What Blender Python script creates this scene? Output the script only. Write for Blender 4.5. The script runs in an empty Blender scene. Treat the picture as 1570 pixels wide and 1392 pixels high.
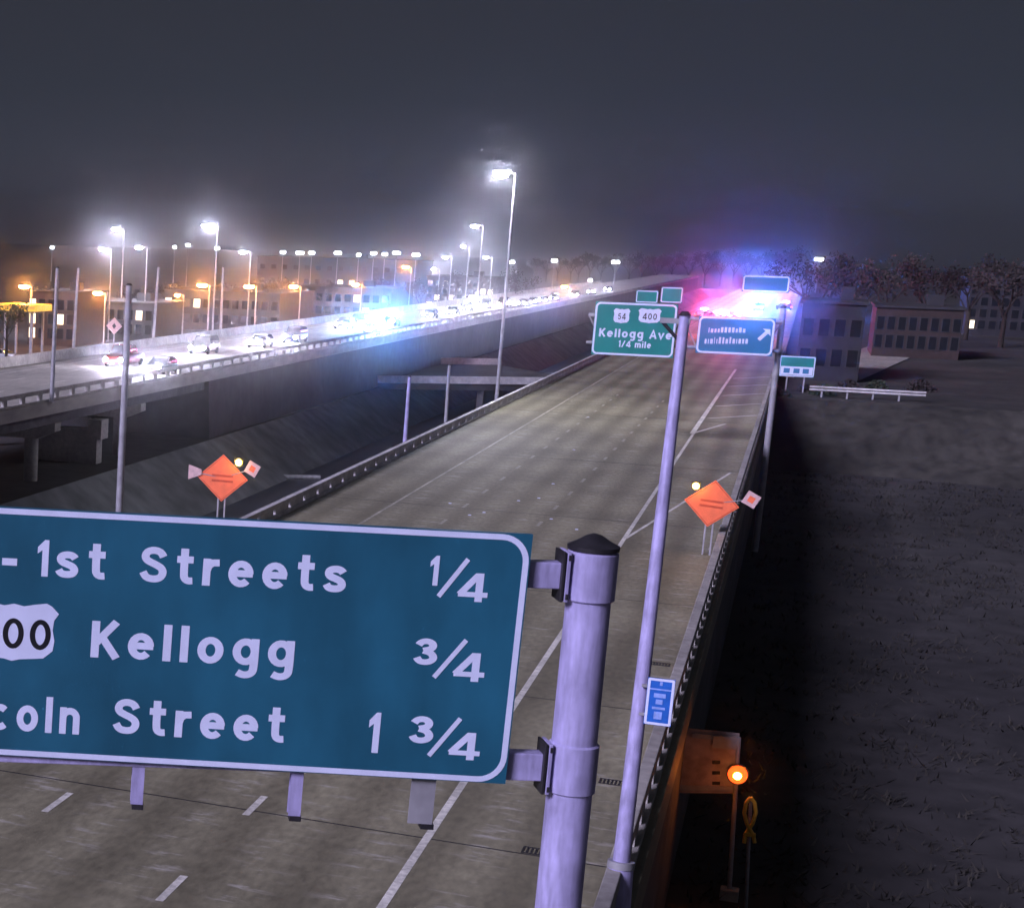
import bpy, bmesh, math, random
from mathutils import Vector, Matrix
random.seed(7)
R = math.radians
sc = bpy.context.scene

# ------------------------------------------------------------------ camera
# The photograph is the upper right cut of a wider traffic-camera frame, so the
# lens axis lies at its left edge (lens shift).
W_, H_ = 1570.0, 1392.0
F, CX, CY = 2700.0, 0.0, 950.0
VPX, VPY, ROLL = 1245.0, 389.0, R(1.5)
CAMZ = 11.4
dv = Vector(((VPX - CX) / F, (VPY - CY) / F, 1)).normalized()
h0 = Vector((math.cos(ROLL), math.sin(ROLL), 0))
hv = (h0 - dv * h0.dot(dv)).normalized()
nv = dv.cross(hv)
if nv.y < 0: nv = -nv
rv = nv.cross(dv)
if rv.x < 0: rv = -rv
RT = Matrix((rv, dv, -nv))                 # camera (x right, y down, z forward) -> world
cam = bpy.data.objects.new('camera', bpy.data.cameras.new('camera'))
sc.collection.objects.link(cam)
axx, axy, axz = RT @ Vector((1, 0, 0)), RT @ Vector((0, -1, 0)), RT @ Vector((0, 0, -1))
cam.matrix_world = Matrix(((axx.x, axy.x, axz.x, 0), (axx.y, axy.y, axz.y, 0), (axx.z, axy.z, axz.z, CAMZ), (0, 0, 0, 1)))
cam.data.sensor_fit = 'HORIZONTAL'
cam.data.sensor_width = 36
cam.data.lens = 36 * F / W_
cam.data.shift_x = (W_ / 2 - CX) / W_
cam.data.shift_y = (CY - H_ / 2) / W_
cam.data.clip_start = 0.5
cam.data.clip_end = 9000
sc.camera = cam

# ------------------------------------------------------------------ sky: a city night, brighter towards the horizon
wd = bpy.data.worlds.new('World'); sc.world = wd; wd.use_nodes = True
nt = wd.node_tree; nt.nodes.clear()
o_ = nt.nodes.new('ShaderNodeOutputWorld'); b1 = nt.nodes.new('ShaderNodeBackground'); b2 = nt.nodes.new('ShaderNodeBackground')
ad = nt.nodes.new('ShaderNodeAddShader'); sky = nt.nodes.new('ShaderNodeTexSky')
sky.sky_type = 'NISHITA'; sky.sun_disc = False; sky.sun_elevation = R(-4); sky.sun_rotation = R(209)
b1.inputs['Strength'].default_value = 0.05
nt.links.new(sky.outputs[0], b1.inputs['Color'])
tc = nt.nodes.new('ShaderNodeTexCoord'); sx = nt.nodes.new('ShaderNodeSeparateXYZ'); cr = nt.nodes.new('ShaderNodeValToRGB')
nt.links.new(tc.outputs['Generated'], sx.inputs[0]); nt.links.new(sx.outputs['Z'], cr.inputs[0]); nt.links.new(cr.outputs[0], b2.inputs['Color'])
e = cr.color_ramp.elements
e[0].position = 0.0; e[0].color = (0.030, 0.031, 0.043, 1)
e[1].position = 1.0; e[1].color = (0.0130, 0.0142, 0.0200, 1)
for p_, c_ in ((0.03, (0.024, 0.026, 0.037, 1)), (0.075, (0.0165, 0.019, 0.027, 1)), (0.15, (0.0138, 0.0152, 0.0212, 1))):
    q_ = e.new(p_); q_.color = c_
nt.links.new(b1.outputs[0], ad.inputs[0]); nt.links.new(b2.outputs[0], ad.inputs[1]); nt.links.new(ad.outputs[0], o_.inputs[0])

# soft key: the flood of mast lighting over the interchange, from behind and left of the camera
sun = bpy.data.objects.new('sun', bpy.data.lights.new('sun', 'SUN')); sc.collection.objects.link(sun)
sun.data.energy = 2.35; sun.data.angle = R(20); sun.data.color = (0.71, 0.66, 1.0)
sun.rotation_euler = Vector((0.42, 0.75, -0.50)).to_track_quat('-Z', 'Y').to_euler()
vs = sc.view_settings
vs.view_transform = 'Standard'; vs.look = 'None'; vs.gamma = 1; vs.use_curve_mapping = False; vs.exposure = 1.0
sc.cycles.use_denoising = True
sc.cycles.max_bounces = 5; sc.cycles.diffuse_bounces = 2; sc.cycles.glossy_bounces = 2; sc.cycles.volume_bounces = 0
sc.cycles.sample_clamp_indirect = 4
sc.cycles.use_light_tree = True
sc.cycles.use_adaptive_sampling = True; sc.cycles.adaptive_threshold = 0.03

# ------------------------------------------------------------------ helpers
C = sc.collection
def ray(x, y): return RT @ Vector(((x - CX) / F, (y - CY) / F, 1))
def onz(x, y, z=0.0):
    v = ray(x, y); return v * ((z - CAMZ) / v.z) + Vector((0, 0, CAMZ))
def at(x, y, Y):
    v = ray(x, y); return v * (Y / v.y) + Vector((0, 0, CAMZ))
def atX(x, y, X):
    v = ray(x, y); return v * (X / v.x) + Vector((0, 0, CAMZ))

MATS = {}
def mat(name, col, rough=0.7, metal=0.0, var=0.25, scale=3.0, bump=0.0, stretch=None, emit=None, es=0.0, spec=0.5, var2=0.0, scale2=0.3):
    m = bpy.data.materials.new(name); m.use_nodes = True
    t = m.node_tree; p = t.nodes['Principled BSDF']
    p.inputs['Roughness'].default_value = rough; p.inputs['Metallic'].default_value = metal
    p.inputs['Specular IOR Level'].default_value = spec
    co = t.nodes.new('ShaderNodeTexCoord'); mp = t.nodes.new('ShaderNodeMapping')
    if stretch: mp.inputs['Scale'].default_value = stretch
    t.links.new(co.outputs['Object'], mp.inputs[0])
    no = t.nodes.new('ShaderNodeTexNoise'); no.inputs['Scale'].default_value = scale; no.inputs['Detail'].default_value = 6
    t.links.new(mp.outputs[0], no.inputs['Vector'])
    r = t.nodes.new('ShaderNodeValToRGB')
    a = [max(0, c * (1 - var)) for c in col]; b = [c * (1 + var) for c in col]
    r.color_ramp.elements[0].position = 0.3; r.color_ramp.elements[0].color = (*a, 1)
    r.color_ramp.elements[1].position = 0.7; r.color_ramp.elements[1].color = (*b, 1)
    t.links.new(no.outputs[0], r.inputs[0])
    out = r.outputs[0]
    if var2:
        n2 = t.nodes.new('ShaderNodeTexNoise'); n2.inputs['Scale'].default_value = scale2; n2.inputs['Detail'].default_value = 4
        t.links.new(co.outputs['Object'], n2.inputs['Vector'])
        r2 = t.nodes.new('ShaderNodeValToRGB')
        r2.color_ramp.elements[0].position = 0.35; r2.color_ramp.elements[0].color = (1 - var2,) * 3 + (1,)
        r2.color_ramp.elements[1].position = 0.65; r2.color_ramp.elements[1].color = (1 + var2,) * 3 + (1,)
        t.links.new(n2.outputs[0], r2.inputs[0])
        mx = t.nodes.new('ShaderNodeMix'); mx.data_type = 'RGBA'; mx.blend_type = 'MULTIPLY'; mx.inputs[0].default_value = 1
        t.links.new(out, mx.inputs[6]); t.links.new(r2.outputs[0], mx.inputs[7]); out = mx.outputs[2]
    t.links.new(out, p.inputs['Base Color'])
    if bump:
        bp = t.nodes.new('ShaderNodeBump'); bp.inputs['Strength'].default_value = bump; bp.inputs['Distance'].default_value = 0.03
        t.links.new(no.outputs[0], bp.inputs['Height']); t.links.new(bp.outputs[0], p.inputs['Normal'])
    if emit:
        p.inputs['Emission Color'].default_value = (*emit, 1); p.inputs['Emission Strength'].default_value = es
    MATS[name] = m
    return m

def add_sheen_flecks(m, amount=0.9):  # pale flecks: wear plus sheen of polished concrete, put into the base colour
    t = m.node_tree; p = t.nodes['Principled BSDF']; src = p.inputs['Base Color'].links[0].from_socket
    co = t.nodes.new('ShaderNodeTexCoord'); mp = t.nodes.new('ShaderNodeMapping'); mp.inputs['Scale'].default_value = (0.7, 2.2, 1)
    t.links.new(co.outputs['Object'], mp.inputs[0])
    n = t.nodes.new('ShaderNodeTexNoise'); n.inputs['Scale'].default_value = 1.1; n.inputs['Detail'].default_value = 8; n.inputs['Roughness'].default_value = 0.7
    t.links.new(mp.outputs[0], n.inputs['Vector'])
    r = t.nodes.new('ShaderNodeValToRGB'); r.color_ramp.elements[0].position = 0.54; r.color_ramp.elements[0].color = (0, 0, 0, 1); r.color_ramp.elements[1].position = 0.66; r.color_ramp.elements[1].color = (1, 1, 1, 1)
    t.links.new(n.outputs[0], r.inputs[0])
    # worn wheel tracks run along the lanes
    w = t.nodes.new('ShaderNodeTexWave'); w.wave_type = 'BANDS'; w.bands_direction = 'X'; w.inputs['Scale'].default_value = 0.175; w.inputs['Distortion'].default_value = 0.6; w.inputs['Detail'].default_value = 2
    t.links.new(co.outputs['Object'], w.inputs['Vector'])
    k = t.nodes.new('ShaderNodeMath'); k.operation = 'MULTIPLY'; t.links.new(r.outputs[0], k.inputs[0]); t.links.new(w.outputs['Fac'], k.inputs[1])
    k2 = t.nodes.new('ShaderNodeMath'); k2.operation = 'MULTIPLY'; k2.inputs[1].default_value = amount; t.links.new(k.outputs[0], k2.inputs[0])
    mx = t.nodes.new('ShaderNodeMix'); mx.data_type = 'RGBA'; mx.inputs[7].default_value = (0.44, 0.42, 0.36, 1)
    t.links.new(k2.outputs[0], mx.inputs[0]); t.links.new(src, mx.inputs[6])
    d = t.nodes.new('ShaderNodeMix'); d.data_type = 'RGBA'; d.blend_type = 'MULTIPLY'; d.inputs[0].default_value = 1
    r3 = t.nodes.new('ShaderNodeValToRGB'); r3.color_ramp.elements[0].color = (0.78, 0.77, 0.76, 1); r3.color_ramp.elements[1].color = (1.12, 1.12, 1.12, 1)
    t.links.new(w.outputs['Fac'], r3.inputs[0]); t.links.new(mx.outputs[2], d.inputs[6]); t.links.new(r3.outputs[0], d.inputs[7])
    t.links.new(d.outputs[2], p.inputs['Base Color'])

class MB:
    def __init__(s): s.v = []; s.f = []
    def _add(s, vs_, fs):
        o = len(s.v); s.v += [tuple(v) for v in vs_]; s.f += [tuple(i + o for i in f) for f in fs]; return s
    def box(s, x0, x1, y0, y1, z0, z1, M=None):
        v = [Vector((x, y, z)) for x in (x0, x1) for y in (y0, y1) for z in (z0, z1)]
        if M is not None: v = [M @ q for q in v]
        return s._add(v, [(0, 1, 3, 2), (4, 6, 7, 5), (0, 4, 5, 1), (2, 3, 7, 6), (0, 2, 6, 4), (1, 5, 7, 3)])
    def tube(s, p0, p1, r0, r1=None, n=12, cap=True):
        p0, p1 = Vector(p0), Vector(p1); r1 = r0 if r1 is None else r1
        d = (p1 - p0).normalized(); u = d.orthogonal().normalized(); w = d.cross(u)
        v = []
        for p, r in ((p0, r0), (p1, r1)):
            for i in range(n):
                a = 2 * math.pi * i / n; v.append(p + u * math.cos(a) * r + w * math.sin(a) * r)
        f = [(i, (i + 1) % n, n + (i + 1) % n, n + i) for i in range(n)]
        if cap: f += [tuple(range(n - 1, -1, -1)), tuple(range(n, 2 * n))]
        return s._add(v, f)
    def prism(s, poly, d0, d1, M=None):
        """poly: list of (x, z); extruded along y from d0 to d1"""
        n = len(poly)
        v = [Vector((x, d0, z)) for x, z in poly] + [Vector((x, d1, z)) for x, z in poly]
        if M is not None: v = [M @ q for q in v]
        f = [(i, (i + 1) % n, n + (i + 1) % n, n + i) for i in range(n)]
        f += [tuple(range(n - 1, -1, -1)), tuple(range(n, 2 * n))]
        return s._add(v, f)
    def lathe(s, prof, n=16, c=(0, 0, 0)):
        v = []; c = Vector(c)
        for r, z in prof:
            for i in range(n):
                a = 2 * math.pi * i / n; v.append(c + Vector((r * math.cos(a), r * math.sin(a), z)))
        f = []
        for k in range(len(prof) - 1):
            for i in range(n):
                f.append((k * n + i, k * n + (i + 1) % n, (k + 1) * n + (i + 1) % n, (k + 1) * n + i))
        f += [tuple(range(n - 1, -1, -1)), tuple(range((len(prof) - 1) * n, len(prof) * n))]
        return s._add(v, f)
    def mesh(s, name, m, smooth=False, bevel=0):
        me = bpy.data.meshes.new(name); me.from_pydata(s.v, [], s.f)
        bm = bmesh.new(); bm.from_mesh(me)
        bmesh.ops.recalc_face_normals(bm, faces=bm.faces)
        if bevel: bmesh.ops.bevel(bm, geom=bm.edges[:], offset=bevel, segments=2, affect='EDGES', profile=0.5)
        bm.to_mesh(me); bm.free()
        if smooth:
            for p in me.polygons: p.use_smooth = True
            try: me.set_sharp_from_angle(angle=R(40))
            except Exception: pass
        me.materials.append(MATS[m]); me.update()
        return me
    def build(s, name, m, parent=None, smooth=False, bevel=0, loc=None):
        return link(name, s.mesh(name, m, smooth, bevel), parent, loc)
def link(name, me, parent=None, loc=None):
    o = bpy.data.objects.new(name, me); C.objects.link(o)
    if parent: o.parent = parent
    if loc is not None: o.location = loc
    return o
def tag(o, label=None, cat=None, group=None, kind=None):
    if label: o['label'] = label
    if cat: o['category'] = cat
    if group: o['group'] = group
    if kind: o['kind'] = kind
    return o
def thing(name, label, cat, loc=(0, 0, 0), rz=0.0, group=None):
    o = bpy.data.objects.new(name, None); C.objects.link(o); o.location = loc; o.rotation_euler = (0, 0, rz)
    o.empty_display_size = 0.3
    return tag(o, label, cat, group)
def copy_tree(o, parent=None):
    c = o.copy(); C.objects.link(c)
    if parent: c.parent = parent
    for ch in list(o.children): copy_tree(ch, c)
    return c
def lamp(name, kind, parent, loc, energy, color, radius=0.15, aim=None, cone=150, blend=0.6):
    d = bpy.data.lights.new(name, kind); d.energy = energy; d.color = color; d.shadow_soft_size = radius
    if kind == 'SPOT': d.spot_size = R(cone); d.spot_blend = blend
    o = bpy.data.objects.new(name, d); C.objects.link(o); o.parent = parent; o.location = loc
    if aim: o.rotation_euler = Vector(aim).to_track_quat('-Z', 'Y').to_euler()
    return o

# ------------------------------------------------------------------ materials
mat('pavement', (0.232, 0.215, 0.137), 0.62, var=0.22, scale=5.0, stretch=(1.2, 0.5, 1), bump=0.25, var2=0.20, scale2=0.16)
add_sheen_flecks(MATS['pavement'])
mat('far_pavement', (0.33, 0.31, 0.26), 0.7, var=0.2, scale=1.6, stretch=(1.5, 0.3, 1), bump=0.15, var2=0.15, scale2=0.1)
mat('paint', (0.66, 0.64, 0.56), 0.55, var=0.28, scale=7, var2=0.2, scale2=0.8)
mat('worn_paint', (0.40, 0.38, 0.30), 0.6, var=0.45, scale=5, var2=0.3, scale2=0.6)
mat('pale_concrete', (0.52, 0.50, 0.48), 0.75, var=0.2, scale=2, bump=0.2, var2=0.2, scale2=0.3)
mat('concrete', (0.34, 0.32, 0.29), 0.8, var=0.22, scale=3.5, bump=0.3, var2=0.2, scale2=0.5)
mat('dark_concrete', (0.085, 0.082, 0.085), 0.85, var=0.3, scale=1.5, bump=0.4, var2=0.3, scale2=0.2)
mat('canal_lining', (0.165, 0.165, 0.172), 0.8, var=0.35, scale=0.5, bump=0.4, var2=0.35, scale2=0.06)
mat('canal_water', (0.06, 0.062, 0.068), 0.35, var=0.3, scale=0.4, bump=0.12)
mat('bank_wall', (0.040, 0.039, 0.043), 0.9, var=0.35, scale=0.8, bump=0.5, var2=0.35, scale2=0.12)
mat('earth', (0.030, 0.028, 0.027), 0.95, var=0.4, scale=0.7, bump=0.6, var2=0.4, scale2=0.05)
mat('bank_soil', (0.034, 0.032, 0.026), 0.95, var=0.45, scale=0.9, bump=0.6, var2=0.4, scale2=0.12)
mat('street', (0.050, 0.045, 0.040), 0.85, var=0.25, scale=1.2, bump=0.3, var2=0.25, scale2=0.15)
mat('galv_violet_cast', (0.42, 0.385, 0.62), 0.5, 0.12, var=0.20, scale=7, stretch=(2, 2, 0.35), bump=0.08, var2=0.16, scale2=2.2)  # lavender cast of the purple lamp light put into the steel colour
mat('galv_dull', (0.34, 0.335, 0.35), 0.6, 0.2, var=0.2, scale=3)
mat('dark_metal', (0.035, 0.033, 0.037), 0.5, 0.4, var=0.3, scale=6)
mat('sign_green', (0.016, 0.110, 0.170), 0.38, var=0.20, scale=1.4, stretch=(1, 1, 0.35), var2=0.14, scale2=0.6)
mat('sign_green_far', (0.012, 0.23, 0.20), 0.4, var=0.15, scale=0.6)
mat('bluelit_sign_and_print', (0.03, 0.19, 0.36), 0.4, var=0.15, scale=0.6)  # blue of the emergency lights put into the gantry panels; also exit-sign print
mat('sign_white', (0.70, 0.75, 0.93), 0.4, var=0.06, scale=4)
mat('sign_black', (0.012, 0.012, 0.016), 0.4, var=0.2, scale=5)
mat('pale_blue', (0.28, 0.40, 0.80), 0.45, var=0.2, scale=9)
mat('sign_blue', (0.015, 0.13, 0.52), 0.4, var=0.15, scale=4)
mat('orange', (0.92, 0.185, 0.075), 0.45, var=0.10, scale=3)
mat('orange_print', (0.55, 0.08, 0.03), 0.5, var=0.2, scale=5)
mat('pink_plate', (0.62, 0.42, 0.40), 0.5, var=0.15, scale=6)
mat('board_back', (0.40, 0.30, 0.27), 0.55, 0.1, var=0.22, scale=3, var2=0.2, scale2=1.5)
mat('yellow', (0.80, 0.46, 0.05), 0.45, var=0.12, scale=5)
mat('black_rubber', (0.014, 0.014, 0.015), 0.8, var=0.3, scale=10)
mat('glass', (0.012, 0.014, 0.018), 0.08, var=0.2, scale=2, spec=0.8)
mat('chrome', (0.5, 0.5, 0.52), 0.2, 0.9, var=0.1, scale=5)
mat('brick_brown', (0.042, 0.027, 0.023), 0.85, var=0.25, scale=2, var2=0.2, scale2=0.3)
mat('grey_wall', (0.026, 0.026, 0.030), 0.85, var=0.25, scale=1, var2=0.2, scale2=0.2)
mat('roofing', (0.035, 0.034, 0.036), 0.9, var=0.25, scale=1)
mat('bark', (0.045, 0.036, 0.030), 0.95, var=0.35, scale=6, bump=0.5)
mat('leaf_dry', (0.042, 0.033, 0.030), 0.9, var=0.4, scale=0.8)
mat('leaf_green', (0.045, 0.062, 0.032), 0.9, var=0.4, scale=0.8)
mat('weed', (0.030, 0.027, 0.021), 0.95, var=0.4, scale=0.6)
mat('lit_white', (0.8, 0.8, 0.8), 0.5, emit=(0.82, 0.80, 1.0), es=320)
mat('lit_head', (0.8, 0.8, 0.8), 0.3, emit=(0.80, 0.76, 1.0), es=400)
mat('lit_head_near', (0.8, 0.8, 0.8), 0.3, emit=(0.80, 0.76, 1.0), es=900)
mat('lit_amber', (0.8, 0.5, 0.2), 0.5, emit=(1.0, 0.34, 0.06), es=320)
mat('lit_beacon', (0.8, 0.3, 0.05), 0.4, emit=(1.0, 0.24, 0.02), es=110)
mat('lit_yellow_lens', (0.9, 0.6, 0.05), 0.4, emit=(1.0, 0.62, 0.08), es=25)
mat('lit_orange_lens', (0.9, 0.2, 0.03), 0.4, emit=(1.0, 0.065, 0.008), es=1.7)
mat('lit_red', (0.8, 0.05, 0.1), 0.4, emit=(1.0, 0.05, 0.16), es=500)
mat('lit_pink', (0.8, 0.3, 0.4), 0.4, emit=(1.0, 0.22, 0.46), es=250)
mat('lit_blue', (0.1, 0.2, 0.9), 0.4, emit=(0.02, 0.14, 1.0), es=6000)
mat('lit_cyan', (0.2, 0.5, 0.9), 0.4, emit=(0.06, 0.38, 1.0), es=1500)
mat('lit_tail', (0.6, 0.02, 0.02), 0.4, emit=(1.0, 0.04, 0.03), es=8)
mat('lit_yellow_band', (0.8, 0.55, 0.05), 0.5, emit=(1.0, 0.50, 0.03), es=0.28)
mat('lit_shop', (0.8, 0.8, 0.8), 0.5, emit=(0.9, 0.93, 1.0), es=12)
mat('lit_window', (0.6, 0.5, 0.3), 0.5, emit=(1.0, 0.80, 0.55), es=1.4)
for i_, c_ in enumerate(((0.30, 0.31, 0.33), (0.06, 0.065, 0.08), (0.55, 0.55, 0.56), (0.20, 0.03, 0.03), (0.03, 0.05, 0.12), (0.16, 0.14, 0.12))):
    mat('car_paint_%d' % i_, c_, 0.25, 0.35, var=0.05, scale=2, spec=0.7)

# ------------------------------------------------------------------ setting: ground, canal, roads
GZ = -6.0; CANZ = -10.0
XL, XR = -19.2, -2.1          # inner faces of our carriageway's rails
OXN, OXF = -47.6, -62.5       # rails of the opposing carriageway
Y0, Y1 = -30.0, 900.0
g = MB()
# right-hand ground and left-hand ground, the canal trough between them
def strip(mb, prof, ys):
    n = len(prof); o = len(mb.v)
    for y in ys:
        for x, z in prof: mb.v.append((x, y, z))
    for k in range(len(ys) - 1):
        for i in range(n - 1):
            a = o + k * n + i; mb.f.append((a, a + 1, a + n + 1, a + n))
ys = [-60, 0, 40, 80, 120, 160, 200, 260, 340, 460, 700, 1200, 1800, 2600]
strip(g, [(XL - 1.5, GZ), (-2, GZ), (30, GZ), (120, GZ), (2600, GZ)], ys)
strip(g, [(-2600, GZ), (-200, GZ), (-90, GZ), (OXN + 1, GZ)], ys)
ground = g.build('ground', 'earth'); tag(ground, 'dark bare ground below and around the raised highway', None, kind='structure')
far = MB(); strip(far, [(OXN + .9, GZ - .02), (-41, GZ - .02), (-26, GZ - .02), (XL - 1.4, GZ - .02)], [903, 1200, 1800, 2600])
tag(far.build('far_ground', 'earth'), 'dark ground beyond the end of the canal', None, kind='structure')
c = MB(); strip(c, [(OXN + 1, GZ), (-41, CANZ), (-26, CANZ), (XL - 1.5, GZ)], ys[:11] + [904])
tag(c.build('canal', 'canal_lining'), 'dark lined canal between the two carriageways', None, kind='structure')
w = MB(); strip(w, [(-41.3, CANZ + 0.12), (-25.7, CANZ + 0.12)], ys[:11] + [903])
tag(w.build('canal_water', 'canal_water'), 'dark shallow water along the canal bottom', None, kind='structure')

rd = MB(); rd.box(XL - 0.5, XR + 0.5, Y0, Y1, -1.0, 0.0)
road = tag(rd.build('road', 'pavement'), 'empty three lane highway lit grey brown', None, kind='structure')
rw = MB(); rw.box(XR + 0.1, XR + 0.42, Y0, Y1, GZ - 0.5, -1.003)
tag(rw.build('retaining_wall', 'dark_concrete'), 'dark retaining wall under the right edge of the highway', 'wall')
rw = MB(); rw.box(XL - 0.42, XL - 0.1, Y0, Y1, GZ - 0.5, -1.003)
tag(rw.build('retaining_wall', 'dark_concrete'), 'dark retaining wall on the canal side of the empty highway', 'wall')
od = MB(); od.box(OXF - 0.5, OXN + 0.5, 20, Y1, -0.9, 0.0)
tag(od.build('far_road', 'far_pavement'), 'opposing carriageway full of oncoming headlights', None, kind='structure')

# painted lines (children of the road)
LE, LA, LB, RE = -15.82, -12.88, -9.2, -5.62
def line(x0, y0, x1, y1, wd_=0.13, z=0.004, name='lane_line', par=None, m='paint'):
    d = Vector((x1 - x0, y1 - y0, 0)).normalized(); n = Vector((d.y, -d.x, 0)) * wd_ / 2
    a, b_ = Vector((x0, y0, z)), Vector((x1, y1, z))
    mb = MB(); mb._add([a - n, a + n, b_ + n, b_ - n], [(0, 1, 2, 3)])
    return mb.build(name, m, par or road)
line(LE, -10, LE, 400, 0.12, name='edge_line', m='worn_paint')
line(RE, -10, RE, 160, 0.16, name='edge_line')
dmb = {}
for X, y0 in ((LB, 27.87 - 5.3 * 3), (LA, 31.4 - 5.3 * 3)):
    dm = MB(); dm._add([(-.075, 0, 0), (.075, 0, 0), (.075, 1.4, 0), (-.075, 1.4, 0)], [(0, 1, 2, 3)])
    me = dm.mesh('lane_dash', 'paint'); me2 = dm.mesh('lane_dash', 'worn_paint')
    for k in range(26):
        link('lane_dash', me if k < 6 else me2, road, (X, y0 + 5.3 * k, 0.0045))
ta, tb_ = onz(960, 825), onz(1120, 725)
line(ta.x, ta.y, tb_.x, tb_.y, 0.13, 0.0055, 'taper_line')
ga, gb = onz(1060, 665), onz(1112, 650)
line(ga.x, ga.y, gb.x, gb.y, 0.2, 0.0055, 'gore_line')
for k in range(5):
    y_ = ga.y + 12 + k * 11
    line(RE + 0.3, y_, XR - 0.2, y_ + 5, 0.25, 0.005, 'gore_stripe')
line(ga.x, ga.y, RE, ga.y + 70, 0.22, 0.0062, 'gore_line')
# opposing carriageway: edge and lane lines
far_road = bpy.data.objects['far_road']
line(OXN - 2.2, 30, OXN - 2.2, 500, 0.14, name='edge_line', par=far_road)
line(OXF + 2.6, 30, OXF + 2.6, 500, 0.14, name='edge_line', par=far_road)
dm = MB(); dm._add([(-.075, 0, 0), (.075, 0, 0), (.075, 3, 0), (-.075, 3, 0)], [(0, 1, 2, 3)])
me = dm.mesh('lane_dash', 'paint')
for X in (OXN - 5.5, OXN - 9.0):
    for k in range(16): link('lane_dash', me, far_road, (X, 80 + 12 * k, 0.0045))
# expansion joints across our deck
for y_ in (24.2, 33.5, 46.0, 61.0, 79.0, 101.0, 130.0):
    j = MB(); j.box(XL + 0.05, XR - 0.05, y_, y_ + 0.05, 0.0, 0.0035); j.build('joint_seal', 'dark_metal', road)

# shoulder drains beside the right rail
for px, py in ((1012, 1018), (938, 1199), (822, 1305)):
    p = onz(px, py)
    t = thing('drain_grate', {1012: 'dark drain grate on the right shoulder just above the blue sign',
                              938: 'dark drain grate on the right shoulder between the thick post and the slim pole',
                              822: 'dark drain grate on the pavement left of the thick sign post'}[px], 'drain', (p.x, p.y, 0.001), group='shoulder drains')
    f = MB(); f.box(-.26, -.22, -.2, .2, 0, .012); f.box(.22, .26, -.2, .2, 0, .012); f.box(-.22, .22, -.2, -.17, 0, .012); f.box(-.22, .22, .17, .2, 0, .012)
    f.build('frame', 'dark_metal', t)
    s = MB(); s.box(-.02, .02, -.17, .17, 0, .009); me = s.mesh('bar', 'dark_metal')
    for k in range(5): link('bar', me, t, (-.16 + .08 * k, 0, 0))
# raised reflectors on the pavement
rm = MB(); rm.prism([(-.07, 0), (.07, 0), (.05, .025), (-.05, .025)], -.06, .06)
rme = rm.mesh('road_reflector', 'sign_white')
for r_, (px, py) in enumerate(((690, 772), (720, 790), (742, 786), (795, 768), (826, 764), (845, 796), (848, 742), (880, 690), (884, 812), (902, 640))):
    p = onz(px, py)
    tag(link('road_reflector', rme, None, (p.x, p.y, 0.004)), 'tiny pale reflector on the empty lanes, %s from the left' % ('first second third fourth fifth sixth seventh eighth ninth tenth'.split()[r_]), 'road reflector', 'pavement reflectors')

# ------------------------------------------------------------------ concrete corral rails
def corral(name, label, x, y0, y1, step, wide=0.26, h=0.86, nmax=150, m='concrete', tb=.30, ph=.28):
    t = thing(name, label, 'barrier', (x, y0, 0))
    cu = MB(); cu.box(-wide / 2 - .06, wide / 2 + .06, 0, y1 - y0, 0.002, 0.16); cu.build('curb', m, t, bevel=0.015)
    be = MB(); be.box(-wide / 2, wide / 2, 0, y1 - y0, h - tb, h); be.build('top_beam', m, t, bevel=0.02)
    po = MB(); po.box(-wide / 2 + .03, wide / 2 - .03, -ph, ph, .155, h - tb + .005); me = po.mesh('rail_post', m)
    k = 0; y = 0.4
    while y < y1 - y0 and k < nmax:
        link('rail_post', me, t, (0, y, 0)); y += step; k += 1
    return t
corral('bridge_rail', 'open concrete rail on posts along the right edge of the empty lanes', XR + 0.15, 12, 230, 1.5, ph=.42)
corral('bridge_rail', 'thin concrete rail between the empty lanes and the dark canal', XL - 0.15, 12, 260, 2.4, h=.62, m='pale_concrete', tb=.2, ph=1.0)
corral('bridge_rail', 'pale concrete rail on the canal edge of the oncoming carriageway', OXN + 0.15, 40, 460, 3.0)
fb = MB(); fb.prism([(-.22, 0.003), (.22, 0.003), (.09, .9), (-.09, .9)], 20, 620)
tag(fb.build('median_barrier', 'concrete', loc=(OXF - 0.1, 0, 0)), 'solid concrete barrier on the far side of the oncoming carriageway', 'barrier')
# piers under the opposing carriageway
def pier(label, Y, ncol=3):
    t = thing('bridge_pier', label, 'pier', (OXN - 0.5, Y, GZ), group='piers under the oncoming carriageway')
    c_ = MB(); c_.prism([(0.6, 4.29), (-14.2, 4.29), (-14.2, 3.7), (-13, 3.1), (-0.8, 3.1), (0.6, 3.7)], -.55, .55); c_.build('cap', 'concrete', t, bevel=0.03)
    for k in range(ncol):
        m_ = MB(); m_.tube((-1.4 - 5.6 * k, 0, -1), (-1.4 - 5.6 * k, 0, 3.15), .5, n=16, cap=False); m_.build('column', 'concrete', t, smooth=True)
for k, Y in enumerate((98, 116, 134)):
    pier(['nearest', 'middle', 'farthest'][k] + ' concrete pier under the oncoming carriageway, counted from the left edge', Y)
for x_ in (OXN - 0.2, OXN - 5, OXN - 10, OXF + 0.4):
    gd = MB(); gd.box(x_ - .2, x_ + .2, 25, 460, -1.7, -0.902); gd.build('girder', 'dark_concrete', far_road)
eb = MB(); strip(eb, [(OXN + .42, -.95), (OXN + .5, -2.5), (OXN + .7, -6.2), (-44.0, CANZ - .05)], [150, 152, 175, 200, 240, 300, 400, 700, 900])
eb._add([(OXN + .42, 150, -.95), (OXN + .5, 150, -2.5), (OXN + .7, 150, -6.2), (-44.0, 150, CANZ - .05), (-52, 149, CANZ), (OXF, 149, CANZ), (OXF, 150, -.95)], [(0, 1, 2, 3, 4, 5, 6)])
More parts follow.
